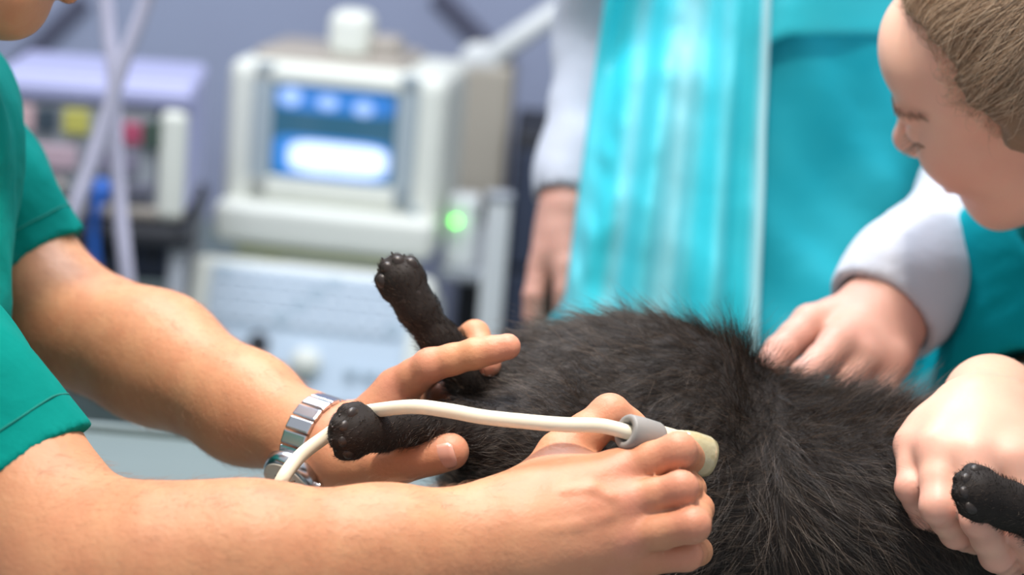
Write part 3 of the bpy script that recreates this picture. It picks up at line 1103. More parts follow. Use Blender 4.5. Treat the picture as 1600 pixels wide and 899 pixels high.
cab = [pa + pax * 0.006] + PP((940, 666, 1.079), (880, 664, 1.076), (820, 659, 1.078), (755, 652, 1.085), (700, 642, 1.093), (650, 636, 1.10), (600, 640, 1.112),
      (552, 650, 1.128), (515, 678, 1.135), (470, 712, 1.130), (440, 752, 1.12), (425, 800, 1.12), (440, 860, 1.12))
cab = cab + [V(-0.135, 1.04, TAB_Z + 0.045), V(-0.14, 0.95, TAB_Z + 0.012), V(-0.145, 0.885, TAB_Z - 0.03), V(-0.14, 0.90, 0.45), V(-0.20, 1.10, 0.09), V(-0.26, 1.7, 0.02), V(-0.28, 2.4, 0.02), V(-0.28, 2.66, 0.25), V(-0.28, 2.80, 0.45)]
tube('cable', cab, 0.0041, MAT['cable'], probe, k=16, n=8)

# =================================================================== wristwatch on the far arm
MAT['chrome'] = material('chrome', (0.62, 0.64, 0.68), 0.22, metal=1.0)
MAT['watch_dial'] = material('watch_dial', (0.70, 0.68, 0.60), 0.3)
wc = P(500, 694, 1.209)
wa = unit(P(545, 690, 1.212) - P(385, 638, 1.25))
watch = empty('wristwatch', wc, 'silver link wristwatch on the wrist behind the cat paw', 'watch')
ua, ub = frame_of(wa)
nl = 20
rw = 0.0285
for i in range(nl):
    t = 2 * math.pi * i / nl
    c = wc + (ua * math.cos(t) + ub * math.sin(t)) * rw
    rad = unit(c - wc)
    tg = np.cross(wa, rad)
    Mx = Matrix(((wa[0], tg[0], rad[0], c[0]), (wa[1], tg[1], rad[1], c[1]), (wa[2], tg[2], rad[2], c[2]), (0, 0, 0, 1)))
    if i == 0:
        lk = box('link', (0, 0, 0), (0.017, 0.0082, 0.0030), MAT['chrome'], watch, M=None, bevel=0.001)
        lme = lk.data
        lk.matrix_world = Mx
    else:
        lk = link('link', lme, watch)
        lk.matrix_world = Mx
rad = unit(-FWD * 0.9 - UP * 0.75)
rad = unit(rad - np.dot(rad, wa) * wa)
cc = wc + rad * (rw + 0.002)
cyl('case', cc - rad * 0.005, cc + rad * 0.005, 0.019, 0.018, MAT['chrome'], watch, k=32)
cyl('dial', cc + rad * 0.0045, cc + rad * 0.0056, 0.0155, 0.0155, MAT['watch_dial'], watch, k=32)
tg = np.cross(rad, wa)
cyl('crown', cc + wa * 0.018, cc + wa * 0.0225, 0.0028, 0.0028, MAT['chrome'], watch, k=12)
for ang, L_ in ((0.6, 0.011), (2.4, 0.008)):
    dd = wa * math.cos(ang) + tg * math.sin(ang)
    cyl('watch_hand', cc + rad * 0.0062, cc + rad * 0.0062 + dd * L_, 0.0006, 0.0004, MAT['rubber_dark'], watch, k=6)
# =================================================================== the helper behind the table (cyan apron, white sleeves)
helper = empty('person', P(1200, 450, 1.84) * V(1, 1, 0), 'person in cyan apron over shade-dark teal gown with white sleeves behind the cat', 'person')
YV, XV, ZV = V(0, 1, 0), V(1, 0, 0), V(0, 0, 1)
b_top, b_mid, b_bot = P(1215, -160, 1.86), P(1195, 250, 1.85), P(1185, 640, 1.85)
b_hip = V(b_bot[0], b_bot[1], 0.90)
# left arm (reaches to the cat), right arm (hangs at the image left)
bl_sh, bl_el, bl_wr = P(1580, 60, 1.84), P(1545, 315, 1.60), P(1382, 486, 1.42)
br_sh, br_el, br_wr = P(975, -190, 1.88), P(944, 60, 1.96), P(892, 330, 1.86)
bl_c = PP((1358, 505, 1.412), (1370, 516, 1.408), (1384, 522, 1.410), (1394, 520, 1.418))
bl_f = [PP((1306, 540, 1.362), (1258, 586, 1.332), (1240, 618, 1.336), (1232, 644, 1.350)),
        PP((1344, 560, 1.372), (1312, 608, 1.352), (1292, 640, 1.350), (1290, 665, 1.36)),
        PP((1374, 568, 1.386), (1352, 618, 1.372), (1338, 646, 1.365), (1336, 668, 1.375)),
        PP((1392, 562, 1.388), (1382, 608, 1.376), (1376, 632, 1.384), (1374, 650, 1.392))]
bl_t = PP((1340, 488, 1.414), (1266, 506, 1.398), (1218, 552, 1.380), (1186, 600, 1.366))
bl_hand = hand_sdf(bl_c, bl_f, bl_t, unit(-FWD * 0.6 + UP * 0.7), kt=0.007, extra=[cap(bl_wr, P(1362, 508, 1.412), 0.026, 0.022)], tendons=True)
br_c = PP((868, 372, 1.850), (872, 372, 1.862), (875, 372, 1.874), (878, 374, 1.884))
br_f = [PP((846, 418, 1.846), (834, 462, 1.838), (832, 494, 1.840), (836, 516, 1.846)),
        PP((852, 424, 1.866), (842, 470, 1.862), (842, 506, 1.866), (848, 530, 1.870)),
        PP((860, 426, 1.884), (852, 468, 1.884), (852, 500, 1.888), (858, 520, 1.890)),
        PP((868, 424, 1.898), (862, 456, 1.900), (864, 480, 1.902), (868, 500, 1.902))]
br_t = PP((884, 372, 1.842), (888, 418, 1.826), (886, 456, 1.820), (882, 486, 1.822))
br_hand = hand_sdf(br_c, br_f, br_t, -RT, extra=[cap(br_wr, P(876, 372, 1.862), 0.026, 0.022)], tendons=False)
bh_c = b_top + V(0.02, 0.02, 0.36)
bh, bq = head_sdf(bh_c, V(0.05, -0.85, -0.5), ZV)
b_core = Union(0.05, cap(b_top, b_mid, 0.08, 0.08), cap(bl_sh, br_sh, 0.05), cap(b_top + V(0, 0, 0.10), bh_c - V(0, 0, 0.06), 0.055, 0.05))
b_arm_l = Union(0.02, chain([bl_sh, bl_el, bl_wr], [0.048, 0.042, 0.026], 0.02), bl_hand)
b_arm_r = Union(0.02, chain([br_sh, br_el, br_wr], [0.048, 0.042, 0.026], 0.02), br_hand)
lo, hi = bounds([bh_c, b_mid, bl_sh, br_sh, bl_wr, br_wr, P(1190, 640, 1.33), P(830, 540, 1.9)], 0.14)
sdf_mesh('body', Union(0.03, Union(0.02, b_core, bh), Union(0.0, b_arm_l, b_arm_r)), lo, hi, 0.0028, MAT['skin_helper'], helper)
# white coat sleeves and shoulders
cuff_l, cuff_r = P(1376, 494, 1.425), P(890, 324, 1.862)
axl, axr = unit(cuff_l - bl_el), unit(cuff_r - br_el)
axl = unit(-RT * 0.58 - UP * 0.62 - FWD * 0.45)
coat = Union(0.04, Cut(chain([bl_sh, bl_el, cuff_l - axl * 0.04, cuff_l + axl * 0.04], [0.066, 0.052, 0.044, 0.039], 0.03), (cuff_l, axl)),
             Cut(chain([br_sh, br_el, cuff_r - axr * 0.04, cuff_r + axr * 0.04], [0.060, 0.044, 0.038, 0.037], 0.03), (cuff_r, axr)),
             cap(bl_sh - V(0.02, 0, 0), br_sh + V(0.02, 0, 0), 0.06), cap(b_top + V(0, 0.03, 0), b_mid + V(0, 0.04, 0), 0.13, 0.13, flat=YV, s=1.5))
coat = Disp(coat, lambda p: folds(p, 34, 0.0028, 41) + folds(p, 70, 0.0010, 47))
coat = Sub(0.003, coat, Union(0.0, cap(cuff_l - axl * 0.03, cuff_l + axl * 0.03, 0.036, 0.036), cap(cuff_r - axr * 0.03, cuff_r + axr * 0.03, 0.031, 0.031),
                              cap(b_top + V(0, 0, 0.08), bh_c, 0.065)))
lo, hi = bounds([bl_sh, br_sh, cuff_l, cuff_r, b_top, b_mid], 0.17)
ct, _, _ = sdf_mesh('coat', coat, lo, hi, 0.0045, MAT['white_cotton'], helper, 0.05)
tag(ct, 'white long coat sleeves')
# shade-darkened teal gown over the trunk, down to the shins
gown = Union(0.08, cap(b_top + V(0.02, 0, 0.04), b_mid + V(0.015, 0, 0), 0.130, 0.150, flat=YV, s=1.25), cap(b_mid + V(0.015, 0, 0), b_bot, 0.150, 0.185, flat=YV, s=1.3),
             cap(b_bot, V(b_bot[0], b_bot[1], 0.42), 0.205, 0.21, flat=YV, s=1.4), cap(b_mid + V(0.12, -0.02, -0.05), b_bot + V(0.10, -0.02, 0), 0.09, 0.12))
gown = Cut(gown, (V(0, 0, 0.42), V(0, 0, -1)))
gown = Disp(gown, lambda p: 0.014 * wob(p * np.array([1, 1, 0.8], np.float32), 15, 61) + 0.005 * wob(p * np.array([1, 1, 0.5], np.float32), 60, 62))
lo, hi = bounds([b_top, b_mid, b_bot, V(b_bot[0], b_bot[1], 0.42)], 0.32)
gn, gv, gf = sdf_mesh('gown', gown, lo, hi, 0.006, MAT['gown_in_shade'], helper, 0.08)
tag(gn, 'surgical gown in teal darkened for cast shade')
# trouser legs and shoes under the gown
for sx in (-0.09, 0.09):
    fx = b_bot[0] + sx
    cyl('trouser_leg', (fx, b_bot[1], 0.07), (fx, b_bot[1], 0.60), 0.062, 0.085, MAT['white_cotton'], helper, k=20)
    shoe(helper, V(fx, b_bot[1] - 0.02, 0), V(0, -1, 0), MAT['shoe'])


def front_y(x, z, cv_, y0):
    return y0


# pleated cyan apron hanging in front of the gown: a draped sheet following the gown's front
def apron_sheet():
    nu, nv = 150, 110
    x0t, x0b = P(946, 0, 1.78), P(858, 640, 1.78)
    vs = np.zeros((nv, nu, 3))
    pale_streak = np.zeros((nv, nu), np.float32)
    sm = gv[(gv[:, 1] < b_mid[1] + 0.05)]
    # height map of the gown front on a coarse grid
    gx = np.linspace(b_mid[0] - 0.34, b_mid[0] + 0.34, 69)
    gz = np.linspace(0.40, 1.75, 136)
    H = np.full((69, 136), b_mid[1])
    ix = np.clip(((sm[:, 0] - gx[0]) / (gx[1] - gx[0])).round().astype(int), 0, 68)
    iz = np.clip(((sm[:, 2] - gz[0]) / (gz[1] - gz[0])).round().astype(int), 0, 135)
    np.minimum.at(H, (ix, iz), sm[:, 1])
    for _ in range(6):
        Hp = np.pad(H, 1, mode='edge')
        H = np.minimum(H, (Hp[:-2, 1:-1] + Hp[2:, 1:-1] + Hp[1:-1, :-2] + Hp[1:-1, 2:] + 2 * H) / 6)
    top = P(1080, -110, 1.70)[2]
    bot = 0.62
    for j in range(nv):
        z = top + (bot - top) * j / (nv - 1)
        f = (P(952, 0, 1.72)[2] - z) / (P(952, 0, 1.72)[2] - P(868, 640, 1.72)[2])
        xl = x0t[0] + (x0b[0] - x0t[0]) * f
        xr = P(1193, 300, 1.68)[0] + 0.012 * (f - 0.5)
        for i in range(nu):
            u = i / (nu - 1)
            x = xl + (xr - xl) * u
            a = np.clip((x - gx[0]) / (gx[1] - gx[0]), 0, 67.999)
            b = np.clip((z - gz[0]) / (gz[1] - gz[0]), 0, 134.999)
            ia, ib = int(a), int(b)
            fa, fb = a - ia, b - ib
            y = (H[ia, ib] * (1 - fa) + H[ia + 1, ib] * fa) * (1 - fb) + (H[ia, ib + 1] * (1 - fa) + H[ia + 1, ib + 1] * fa) * fb
            s = 2 * math.pi
            fold = 0.013 * math.sin(s * (u * 2.6 + 0.12 * math.sin(3 * f)) + 0.6) + 0.004 * math.sin(s * (u * 5.3 + 0.25 * f) + 1.0) + 0.0004 * math.sin(s * (u * 11 - 0.4 * f) + 2)
            fold *= 0.45 + 0.55 * min(max(f + 0.3, 0), 1)
            edge = 0.010 * max(0, (u - 0.93) / 0.07)
            vs[j, i] = (x, y - 0.020 - fold - edge, z)
            g = lambda c_, w_: math.exp(-((u - c_) / w_) ** 2)
            pale_streak[j, i] = min(1, 0.50 * g(0.27 - 0.05 * f, 0.045) + 0.72 * g(0.54 - 0.06 * f, 0.11) + 0.25 * g(0.76 + 0.03 * f, 0.04) + 0.5 * g(0.02, 0.08) * f + 0.8 * g(0.985, 0.03))  # pale streaks put light on the folds into the apron's colour
    fs = []
    for j in range(nv - 1):
        for i in range(nu - 1):
            a = j * nu + i
            fs.append((a, a + nu, a + nu + 1, a + 1))
    o = mesh_np('apron', vs.reshape(-1, 3), np.array(fs), MAT['apron'], helper)
    o.data.attributes.new('pale_streak', 'FLOAT', 'POINT').data.foreach_set('value', pale_streak.ravel())
    md = o.modifiers.new('thickness', 'SOLIDIFY')
    md.thickness = 0.0015
    # welted edge strip down the apron's side
    e = [vs[j, int(np.argmin(np.abs(vs[j, :, 0] - (P(1188, 300, 1.68)[0] + 0.05 * (1.2 - vs[j, 0, 2])))))] for j in range(nv)]
    tube('apron_edge', [e[j] + V(0, -0.002, 0) for j in range(0, nv, 6)], lambda t: 0.0035, MAT['apron_edge'], o, k=10, n=3)
    return o


def streaked(mat, col):
    """mix in pale streaks: light on the folds, with some whitened film"""
    nt = mat.node_tree
    b = nt.nodes['Principled BSDF']
    src = b.inputs['Base Color'].links[0].from_socket
    an = nt.nodes.new('ShaderNodeAttribute')
    an.attribute_name = 'pale_streak'
    mx = nt.nodes.new('ShaderNodeMix')
    mx.data_type = 'RGBA'
    mx.inputs['B'].default_value = (*col, 1)
    nt.links.new(an.outputs['Fac'], mx.inputs['Factor'])
    nt.links.new(src, mx.inputs['A'])
    nt.links.new(mx.outputs['Result'], b.inputs['Base Color'])


streaked(MAT['apron'], (0.34, 0.71, 0.77))
tag(apron_sheet(), 'pleated light cyan plastic apron')
# cyan sheet for the lit chest, its rounded corner shaped to the head's shadow
yk, yf = [], []
ny_, nz2 = 30, 16
for j in range(nz2):
    for i in range(ny_):
        u, v = i / (ny_ - 1), j / (nz2 - 1)
        drop = 0.030 * (1 - min(1.0, u / 0.22)) ** 2
        c_ = P(1165 + 330 * u, -150 + 205 * v, 1.0)
        q = CAM + (c_ - CAM) * 1.0
        pz_ = P(1165 + 330 * u, -150 + 205 * v, 1.705 + 0.10 * max(0, u - 0.35) ** 2 * 2)
        yk.append(pz_ + V(0, 0.004 * math.sin(9 * u + 3 * v), -drop * v))
for j in range(nz2 - 1):
    for i in range(ny_ - 1):
        a = j * ny_ + i
        yf.append((a, a + ny_, a + ny_ + 1, a + 1))
yo = mesh_np('lit_chest_sheet', np.array(yk), np.array(yf), MAT['apron'], helper)
md = yo.modifiers.new('thickness', 'SOLIDIFY')
md.thickness = 0.0015

# =================================================================== the assistant on the right (teal scrubs, bent over the cat)
asst = empty('person', P(1720, 560, 1.50) * V(1, 1, 0), 'person in teal scrubs with tied-back light brown hair bending over the cat', 'person')
def WPP(*pts):
    return [P(a, b, c - 0.014) for a, b, c in pts]


w_hand = PP((1540, 622, 1.212), (1560, 630, 1.205))
w_c = WPP((1500, 648, 1.196), (1524, 642, 1.190), (1552, 644, 1.188), (1578, 652, 1.192))
w_f = [WPP((1434, 698, 1.186), (1423, 762, 1.168), (1444, 804, 1.184), (1474, 830, 1.200)),
       WPP((1468, 704, 1.164), (1467, 792, 1.144), (1494, 832, 1.166), (1524, 846, 1.190)),
       WPP((1520, 714, 1.152), (1532, 812, 1.132), (1557, 868, 1.158), (1580, 884, 1.190)),
       WPP((1582, 720, 1.152), (1602, 830, 1.140), (1620, 880, 1.168), (1632, 892, 1.190))]
w_t = WPP((1498, 668, 1.205), (1456, 742, 1.212), (1474, 806, 1.222), (1500, 846, 1.224))
w_sdf = hand_sdf(w_c, w_f, w_t, -FWD * 0.85 + UP * 0.4, tendons=False, rs_palm=(0.0175, 0.0125), kw=0.008,
                 frad=[(0.0112, 0.0090, 0.0084, 0.0074), (0.0122, 0.0108, 0.0096, 0.0082), (0.0126, 0.0112, 0.0098, 0.0082), (0.0120, 0.0104, 0.0092, 0.0078)],
                 extra=[cap(P(1548, 632, 1.215), P(1540, 660, 1.184), 0.0255, 0.024)])
wl_el = P(1622, 655, 1.47)
wl_sh = P(1840, 400, 1.40)
w_arm = Union(0.02, chain([wl_sh, wl_el, P(1550, 628, 1.225)], [0.044, 0.040, 0.0245], 0.02), w_sdf)
wh_c = P(1603, 116, 1.29)
HS = 0.878
W_FW = unit(-RT * 0.81 - UP * 0.17 + FWD * 0.56)
W_UP = unit(-RT * 0.516 + UP * 0.708 - FWD * 0.483)
W_UP = unit(W_UP - np.dot(W_UP, W_FW) * W_FW)
W_RT = np.cross(W_FW, W_UP)
wh, wq = head_sdf(wh_c, W_FW, W_UP, HS, ears=False, nl=0.72)
w_neck = P(1790, 400, 1.47)
w_hip = V(w_neck[0] + 0.20, w_neck[1] + 0.06, 0.92)
wr_sh = P(1640, 350, 1.62)
wr_el, wr_wr = P(1625, 640, 1.62), P(1570, 780, 1.42)
w_arm2 = chain([wr_sh, wr_el, wr_wr], [0.044, 0.040, 0.026], 0.02)
w2_f = [[wr_wr + V(-0.045, -0.075 + 0.02 * i, -0.01), wr_wr + V(-0.065, -0.10 + 0.022 * i, -0.03), wr_wr + V(-0.068, -0.105 + 0.022 * i, -0.05), wr_wr + V(-0.062, -0.10 + 0.022 * i, -0.065)] for i in range(4)]
w2_c = [wr_wr + V(-0.015, -0.025 + 0.012 * i, -0.004) for i in range(4)]
w2_t = [wr_wr + V(-0.012, -0.035, -0.01), wr_wr + V(-0.03, -0.078, -0.025), wr_wr + V(-0.045, -0.105, -0.045), wr_wr + V(-0.05, -0.115, -0.06)]
w2 = hand_sdf(w2_c, w2_f, w2_t, ZV, tendons=False)
w_core = Union(0.05, cap(w_neck, w_neck * 0.65 + w_hip * 0.35, 0.07, 0.07), cap(wl_sh, wr_sh, 0.045), cap(w_neck, wq(-0.035, 0, -0.065), 0.050, 0.048))
lo, hi = bounds([wh_c, w_neck * 0.65 + w_hip * 0.35, wl_sh, wr_sh, wl_el, wr_wr, P(1400, 720, 1.15), P(1640, 900, 1.13), wr_el], 0.15)
w_all = Union(0.025, Union(0.02, w_core, wh), Union(0.0, w_arm, Union(0.02, w_arm2, w2)))
wbo, wbv, wbf = sdf_mesh('body', w_all, lo, hi, 0.0019, MAT['skin_assistant'], asst)
flush(wbo, wbv, [f[i] for f in w_f for i in (0, 1, 2)] + [wq(0.06, 0.045, -0.03), wq(0.06, -0.045, -0.03), wq(0.12, 0, -0.035)], 0.014, MAT['skin_assistant'], (0.66, 0.26, 0.21))
# scrub top
s_ax = unit(P(1550, 628, 1.225) - wl_el)
s_hem = wl_el + s_ax * 0.07
top_s = Union(0.05, cap(w_neck + V(0.02, 0, -0.05), w_hip, 0.125, 0.15, flat=YV, s=0.9), cap(wl_sh, wr_sh, 0.065),
              cap(P(1590, 392, 1.44), P(1588, 620, 1.45), 0.050, 0.054),
              cap(P(1540, 690, 1.60), P(1600, 500, 1.60), 0.07, 0.06),
              Cut(chain([wl_sh, wl_el, wl_el + s_ax * 0.10], [0.066, 0.058, 0.054], 0.03), (s_hem, s_ax)))
top_s = Disp(top_s, lambda p: folds(p, 30, 0.0032, 81) + folds(p, 70, 0.0012, 83))
top_s = Sub(0.004, top_s, Union(0.0, cap(s_hem - s_ax * 0.03, s_hem + s_ax * 0.04, 0.045), cap(w_neck - V(0.02, 0, 0), wq(-0.02, 0, -0.05), 0.062)))
lo, hi = bounds([w_neck, w_hip, wl_sh, wr_sh, wl_el, s_hem, P(1480, 650, 1.5)], 0.19)
tp, _, _ = sdf_mesh('scrub_top', top_s, lo, hi, 0.004, MAT['scrub_teal'], asst, 0.06)
tag(tp, 'teal short-sleeved scrub top')
trw = Union(0.05, cap(w_hip, w_hip + V(0, 0, 0.02), 0.14, flat=V(1, 0, 0), s=1.1),
            chain([w_hip + V(0, -0.08, -0.02), w_hip + V(-0.02, -0.08, -0.44), w_hip + V(0.0, -0.08, -0.88)], [0.095, 0.07, 0.06], 0.03),
            chain([w_hip + V(0, 0.08, -0.02), w_hip + V(-0.02, 0.08, -0.44), w_hip + V(0.0, 0.08, -0.88)], [0.095, 0.07, 0.06], 0.03))
trw = Cut(trw, (V(0, 0, 0.03), V(0, 0, -1)))
sdf_mesh('trousers', trw, w_hip + V(-0.25, -0.3, -0.92), w_hip + V(0.25, 0.3, 0.2), 0.009, MAT['trousers'], asst, 0.06)
shoe(asst, V(w_hip[0] - 0.01, w_hip[1] - 0.08, 0), V(-1, 0, 0), MAT['shoe'])
shoe(asst, V(w_hip[0] - 0.01, w_hip[1] + 0.08, 0), V(-1, 0, 0), MAT['shoe'])

# hair: a scalp cap plus combed strands gathered at the back
MAT['hair_brown'] = material('hair_brown', (0.26, 0.165, 0.10), 0.45, noise=(60, 0.7, (0.15, 0.09, 0.052)))
MAT['hair_strand'] = material('hair_strand', (0.24, 0.145, 0.082), 0.34, spec=0.6)
strand_tint(MAT['hair_strand'], [(0.0, (0.20, 0.125, 0.075)), (0.5, (0.46, 0.32, 0.205)), (1.0, (0.92, 0.74, 0.54))])
sk_c, sk_r = wq(-0.014, 0, 0.032), V(0.1035, 0.0815, 0.0930) * HS
WAX = [W_FW, W_RT, W_UP]
HL_U = np.array([-0.12, -0.035, -0.020, -0.009, 0.001, 0.018, 0.036, 0.062, 0.077, 0.089, 0.097, 0.115, 0.14])
HL_F = np.array([-0.15, -0.080, -0.035, -0.012, 0.002, 0.000, 0.018, 0.017, 0.024, 0.036, 0.055, 0.080, 0.11])


def hairline(p):
    v = (p - wh_c.astype(np.float32)) / HS
    f_, u_ = v @ W_FW, v @ W_UP
    return (np.interp(u_, HL_U, HL_F) + 0.003 * wob(p, 120, 77) - f_).astype(np.float32) * 0.6


face_cut = Prim(hairline)
cap_h = Sub(0.006, Union(0.012, ell(sk_c, WAX, sk_r), ell(wq(-0.022, 0.070, -0.004), WAX, (0.040, 0.020, 0.036)), ell(wq(-0.022, -0.070, -0.004), WAX, (0.040, 0.020, 0.036))), face_cut)
bun_c = wq(-0.105, 0, 0.095)
hair_sdf = Union(0.02, cap_h, ell(bun_c, WAX, (0.040, 0.040, 0.040)))
lo, hi = bounds([wh_c, bun_c], 0.15)
hm, hv, hfc = sdf_mesh('hair', Disp(hair_sdf, lambda p: 0.0010 * wob(p, 220, 14)), lo, hi, 0.003, MAT['hair_brown'], asst)
A3 = np.array(WAX)


def comb(n, seed, L0, L1, lift, k=12):
    r = np.random.default_rng(seed)
    p, nr = sample_surface(hv, hfc, n, r)
    q = (p - sk_c) @ A3.T
    rad = np.linalg.norm(q / sk_r, axis=1)
    ok = (rad > 0.93) & (np.linalg.norm(p - bun_c, axis=1) > 0.04)
    p, nr = p[ok], nr[ok]
    L = r.uniform(L0, L1, len(p))
    pts = [p]
    cur = p.copy()
    off = r.uniform(0.000, lift, len(p)) + 0.0006
    jit = r.normal(size=p.shape) * 0.12 + np.stack([wob(p, 150, seed + 20 + j) for j in range(3)], 1) * 0.22
    for i in range(1, k):
        d = (bun_c - cur)
        d /= np.linalg.norm(d, axis=1)[:, None]
        q = (cur - sk_c) @ A3.T
        g = (q / sk_r ** 2) @ A3
        g /= np.linalg.norm(g, axis=1)[:, None]
        d = d - (d * g).sum(1)[:, None] * g + jit + np.stack([wob(cur, 60, seed + j) for j in range(3)], 1) * 0.25
        d /= np.linalg.norm(d, axis=1)[:, None]
        cur = cur + d * (L / (k - 1))[:, None]
        q = (cur - sk_c) @ A3.T
        rad = np.linalg.norm(q / sk_r, axis=1)
        t = 4 * (i / (k - 1)) * (1 - i / (k - 1))
        q = q / rad[:, None] * (1 + (off * (0.3 + t)) / 0.09)[:, None]
        cur = sk_c + q @ A3
        pts.append(cur)
    return np.stack(pts, 1)


strands('hair_strands', comb(20000, 5, 0.04, 0.10, 0.0060), 0.00013, 0.00006, MAT['hair_strand'], asst)
strands('loose_hair', comb(900, 6, 0.03, 0.07, 0.014), 0.00010, 0.00003, MAT['hair_strand'], asst)
# wisps growing over the hairline
r_ = np.random.default_rng(3)
hd_m = np.linalg.norm(wbv - wh_c, axis=1) < 0.14
hdv = wbv[hd_m]


def snap(p, off=0.0002):
    q = hdv[np.argmin(((hdv - p) ** 2).sum(1))]
    return q + unit(q - wh_c) * off


hl = hairline(hdv.astype(np.float32)) / 0.6
band = hdv[(hl < 0.0) & (hl > -0.014) & ((hdv - wh_c) @ W_UP > -0.03)]
pick = r_.choice(len(band), 1500, replace=True, p=None)
rt_ = band[pick] + r_.normal(size=(1500, 3)) * 0.0006
dd_ = bun_c - rt_
dd_ /= np.linalg.norm(dd_, axis=1)[:, None]
nn_ = rt_ - sk_c
nn_ /= np.linalg.norm(nn_, axis=1)[:, None]
dd_ = dd_ - (dd_ * nn_).sum(1)[:, None] * nn_ + r_.normal(size=rt_.shape) * 0.22
LL = r_.uniform(0.012, 0.030, (1500, 1))
tt = np.linspace(0, 1, 5)
wisps = rt_[:, None] + dd_[:, None] * LL[:, None] * tt[None, :, None] + nn_[:, None] * (LL[:, None] * (0.22 * np.sin(tt * 2.6))[None, :, None])
strands('baby_hair', wisps, 0.00009, 0.00002, MAT['hair_strand'], asst)
# eyebrows and lashes
MAT['brow'] = material('brow', (0.18, 0.10, 0.06), 0.6)
bp_ = []
for sg in (1, -1):
    for _ in range(260):
        u = r_.random()
        a = snap(wq(0.094 - 0.030 * u * u, sg * (0.012 + 0.042 * u), 0.0155 + 0.006 * math.sin(u * 2.4) + r_.normal() * 0.0014))
        d = W_RT * sg * 0.8 + W_UP * (0.35 - 0.5 * u) - W_FW * (0.15 + 0.4 * u)
        nb_ = unit(a - wq(0.02, 0, 0))
        d = d - np.dot(d, nb_) * nb_
        bp_.append([a + nb_ * 0.0003, a + d * 0.0035 + nb_ * 0.0014, a + d * 0.0070 + nb_ * 0.0012])
strands('eyebrow', np.array(bp_), 0.00022, 0.00008, MAT['brow'], asst)
MAT['lash'] = material('lash', (0.26, 0.17, 0.12), 0.5)
bp_ = []
for sg in (1, -1):
    for _ in range(110):
        u = r_.random()
        a = snap(wq(0.092 - 0.022 * u * u, sg * (0.018 + 0.030 * u), -0.0115 + 0.003 * u))
        d = W_FW * 0.9 - W_UP * 0.35 + W_RT * sg * (u - 0.25)
        bp_.append([a, a + d * 0.004, a + d * 0.0100 + W_UP * 0.0015])
for sg in (1, -1):
    ll = [snap(wq(0.092 - 0.022 * u * u, sg * (0.016 + 0.034 * u), -0.0108 + 0.003 * u), 0.0003) for u in np.linspace(0, 1, 7)]
    tube('lash_line', ll, 0.0004, MAT['brow'], asst, k=6, n=4)
strands('eyelashes', np.array(bp_), 0.00028, 0.00008, MAT['lash'], asst)
# =================================================================== equipment behind the table
MAT['cream'] = material('cream', (0.72, 0.73, 0.64), 0.55, noise=(6, 0.3, (0.68, 0.70, 0.62)))
MAT['cream_dark'] = material('cream_dark', (0.36, 0.32, 0.27), 0.6)
MAT['bezel'] = material('bezel', (0.36, 0.42, 0.44), 0.6)
MAT['panel_blue'] = material('panel_blue', (0.52, 0.62, 0.70), 0.6)
MAT['key'] = material('key', (0.60, 0.68, 0.74), 0.6)
MAT['key_grey'] = material('key_grey', (0.46, 0.56, 0.62), 0.6)
MAT['olive'] = material('olive', (0.34, 0.36, 0.20), 0.7)
MAT['black'] = material('black', (0.015, 0.016, 0.020), 0.6)
MAT['dark_blue'] = material('dark_blue', (0.03, 0.04, 0.07), 0.6)
MAT['lilac'] = material('lilac', (0.36, 0.37, 0.56), 0.5)
MAT['tube'] = material('tube', (0.50, 0.48, 0.58), 0.35, spec=0.6)
MAT['white_paint'] = material('white_paint', (0.66, 0.68, 0.66), 0.4)
MAT['beige'] = material('beige', (0.40, 0.36, 0.29), 0.6)
MAT['grey'] = material('grey', (0.30, 0.32, 0.34), 0.6)


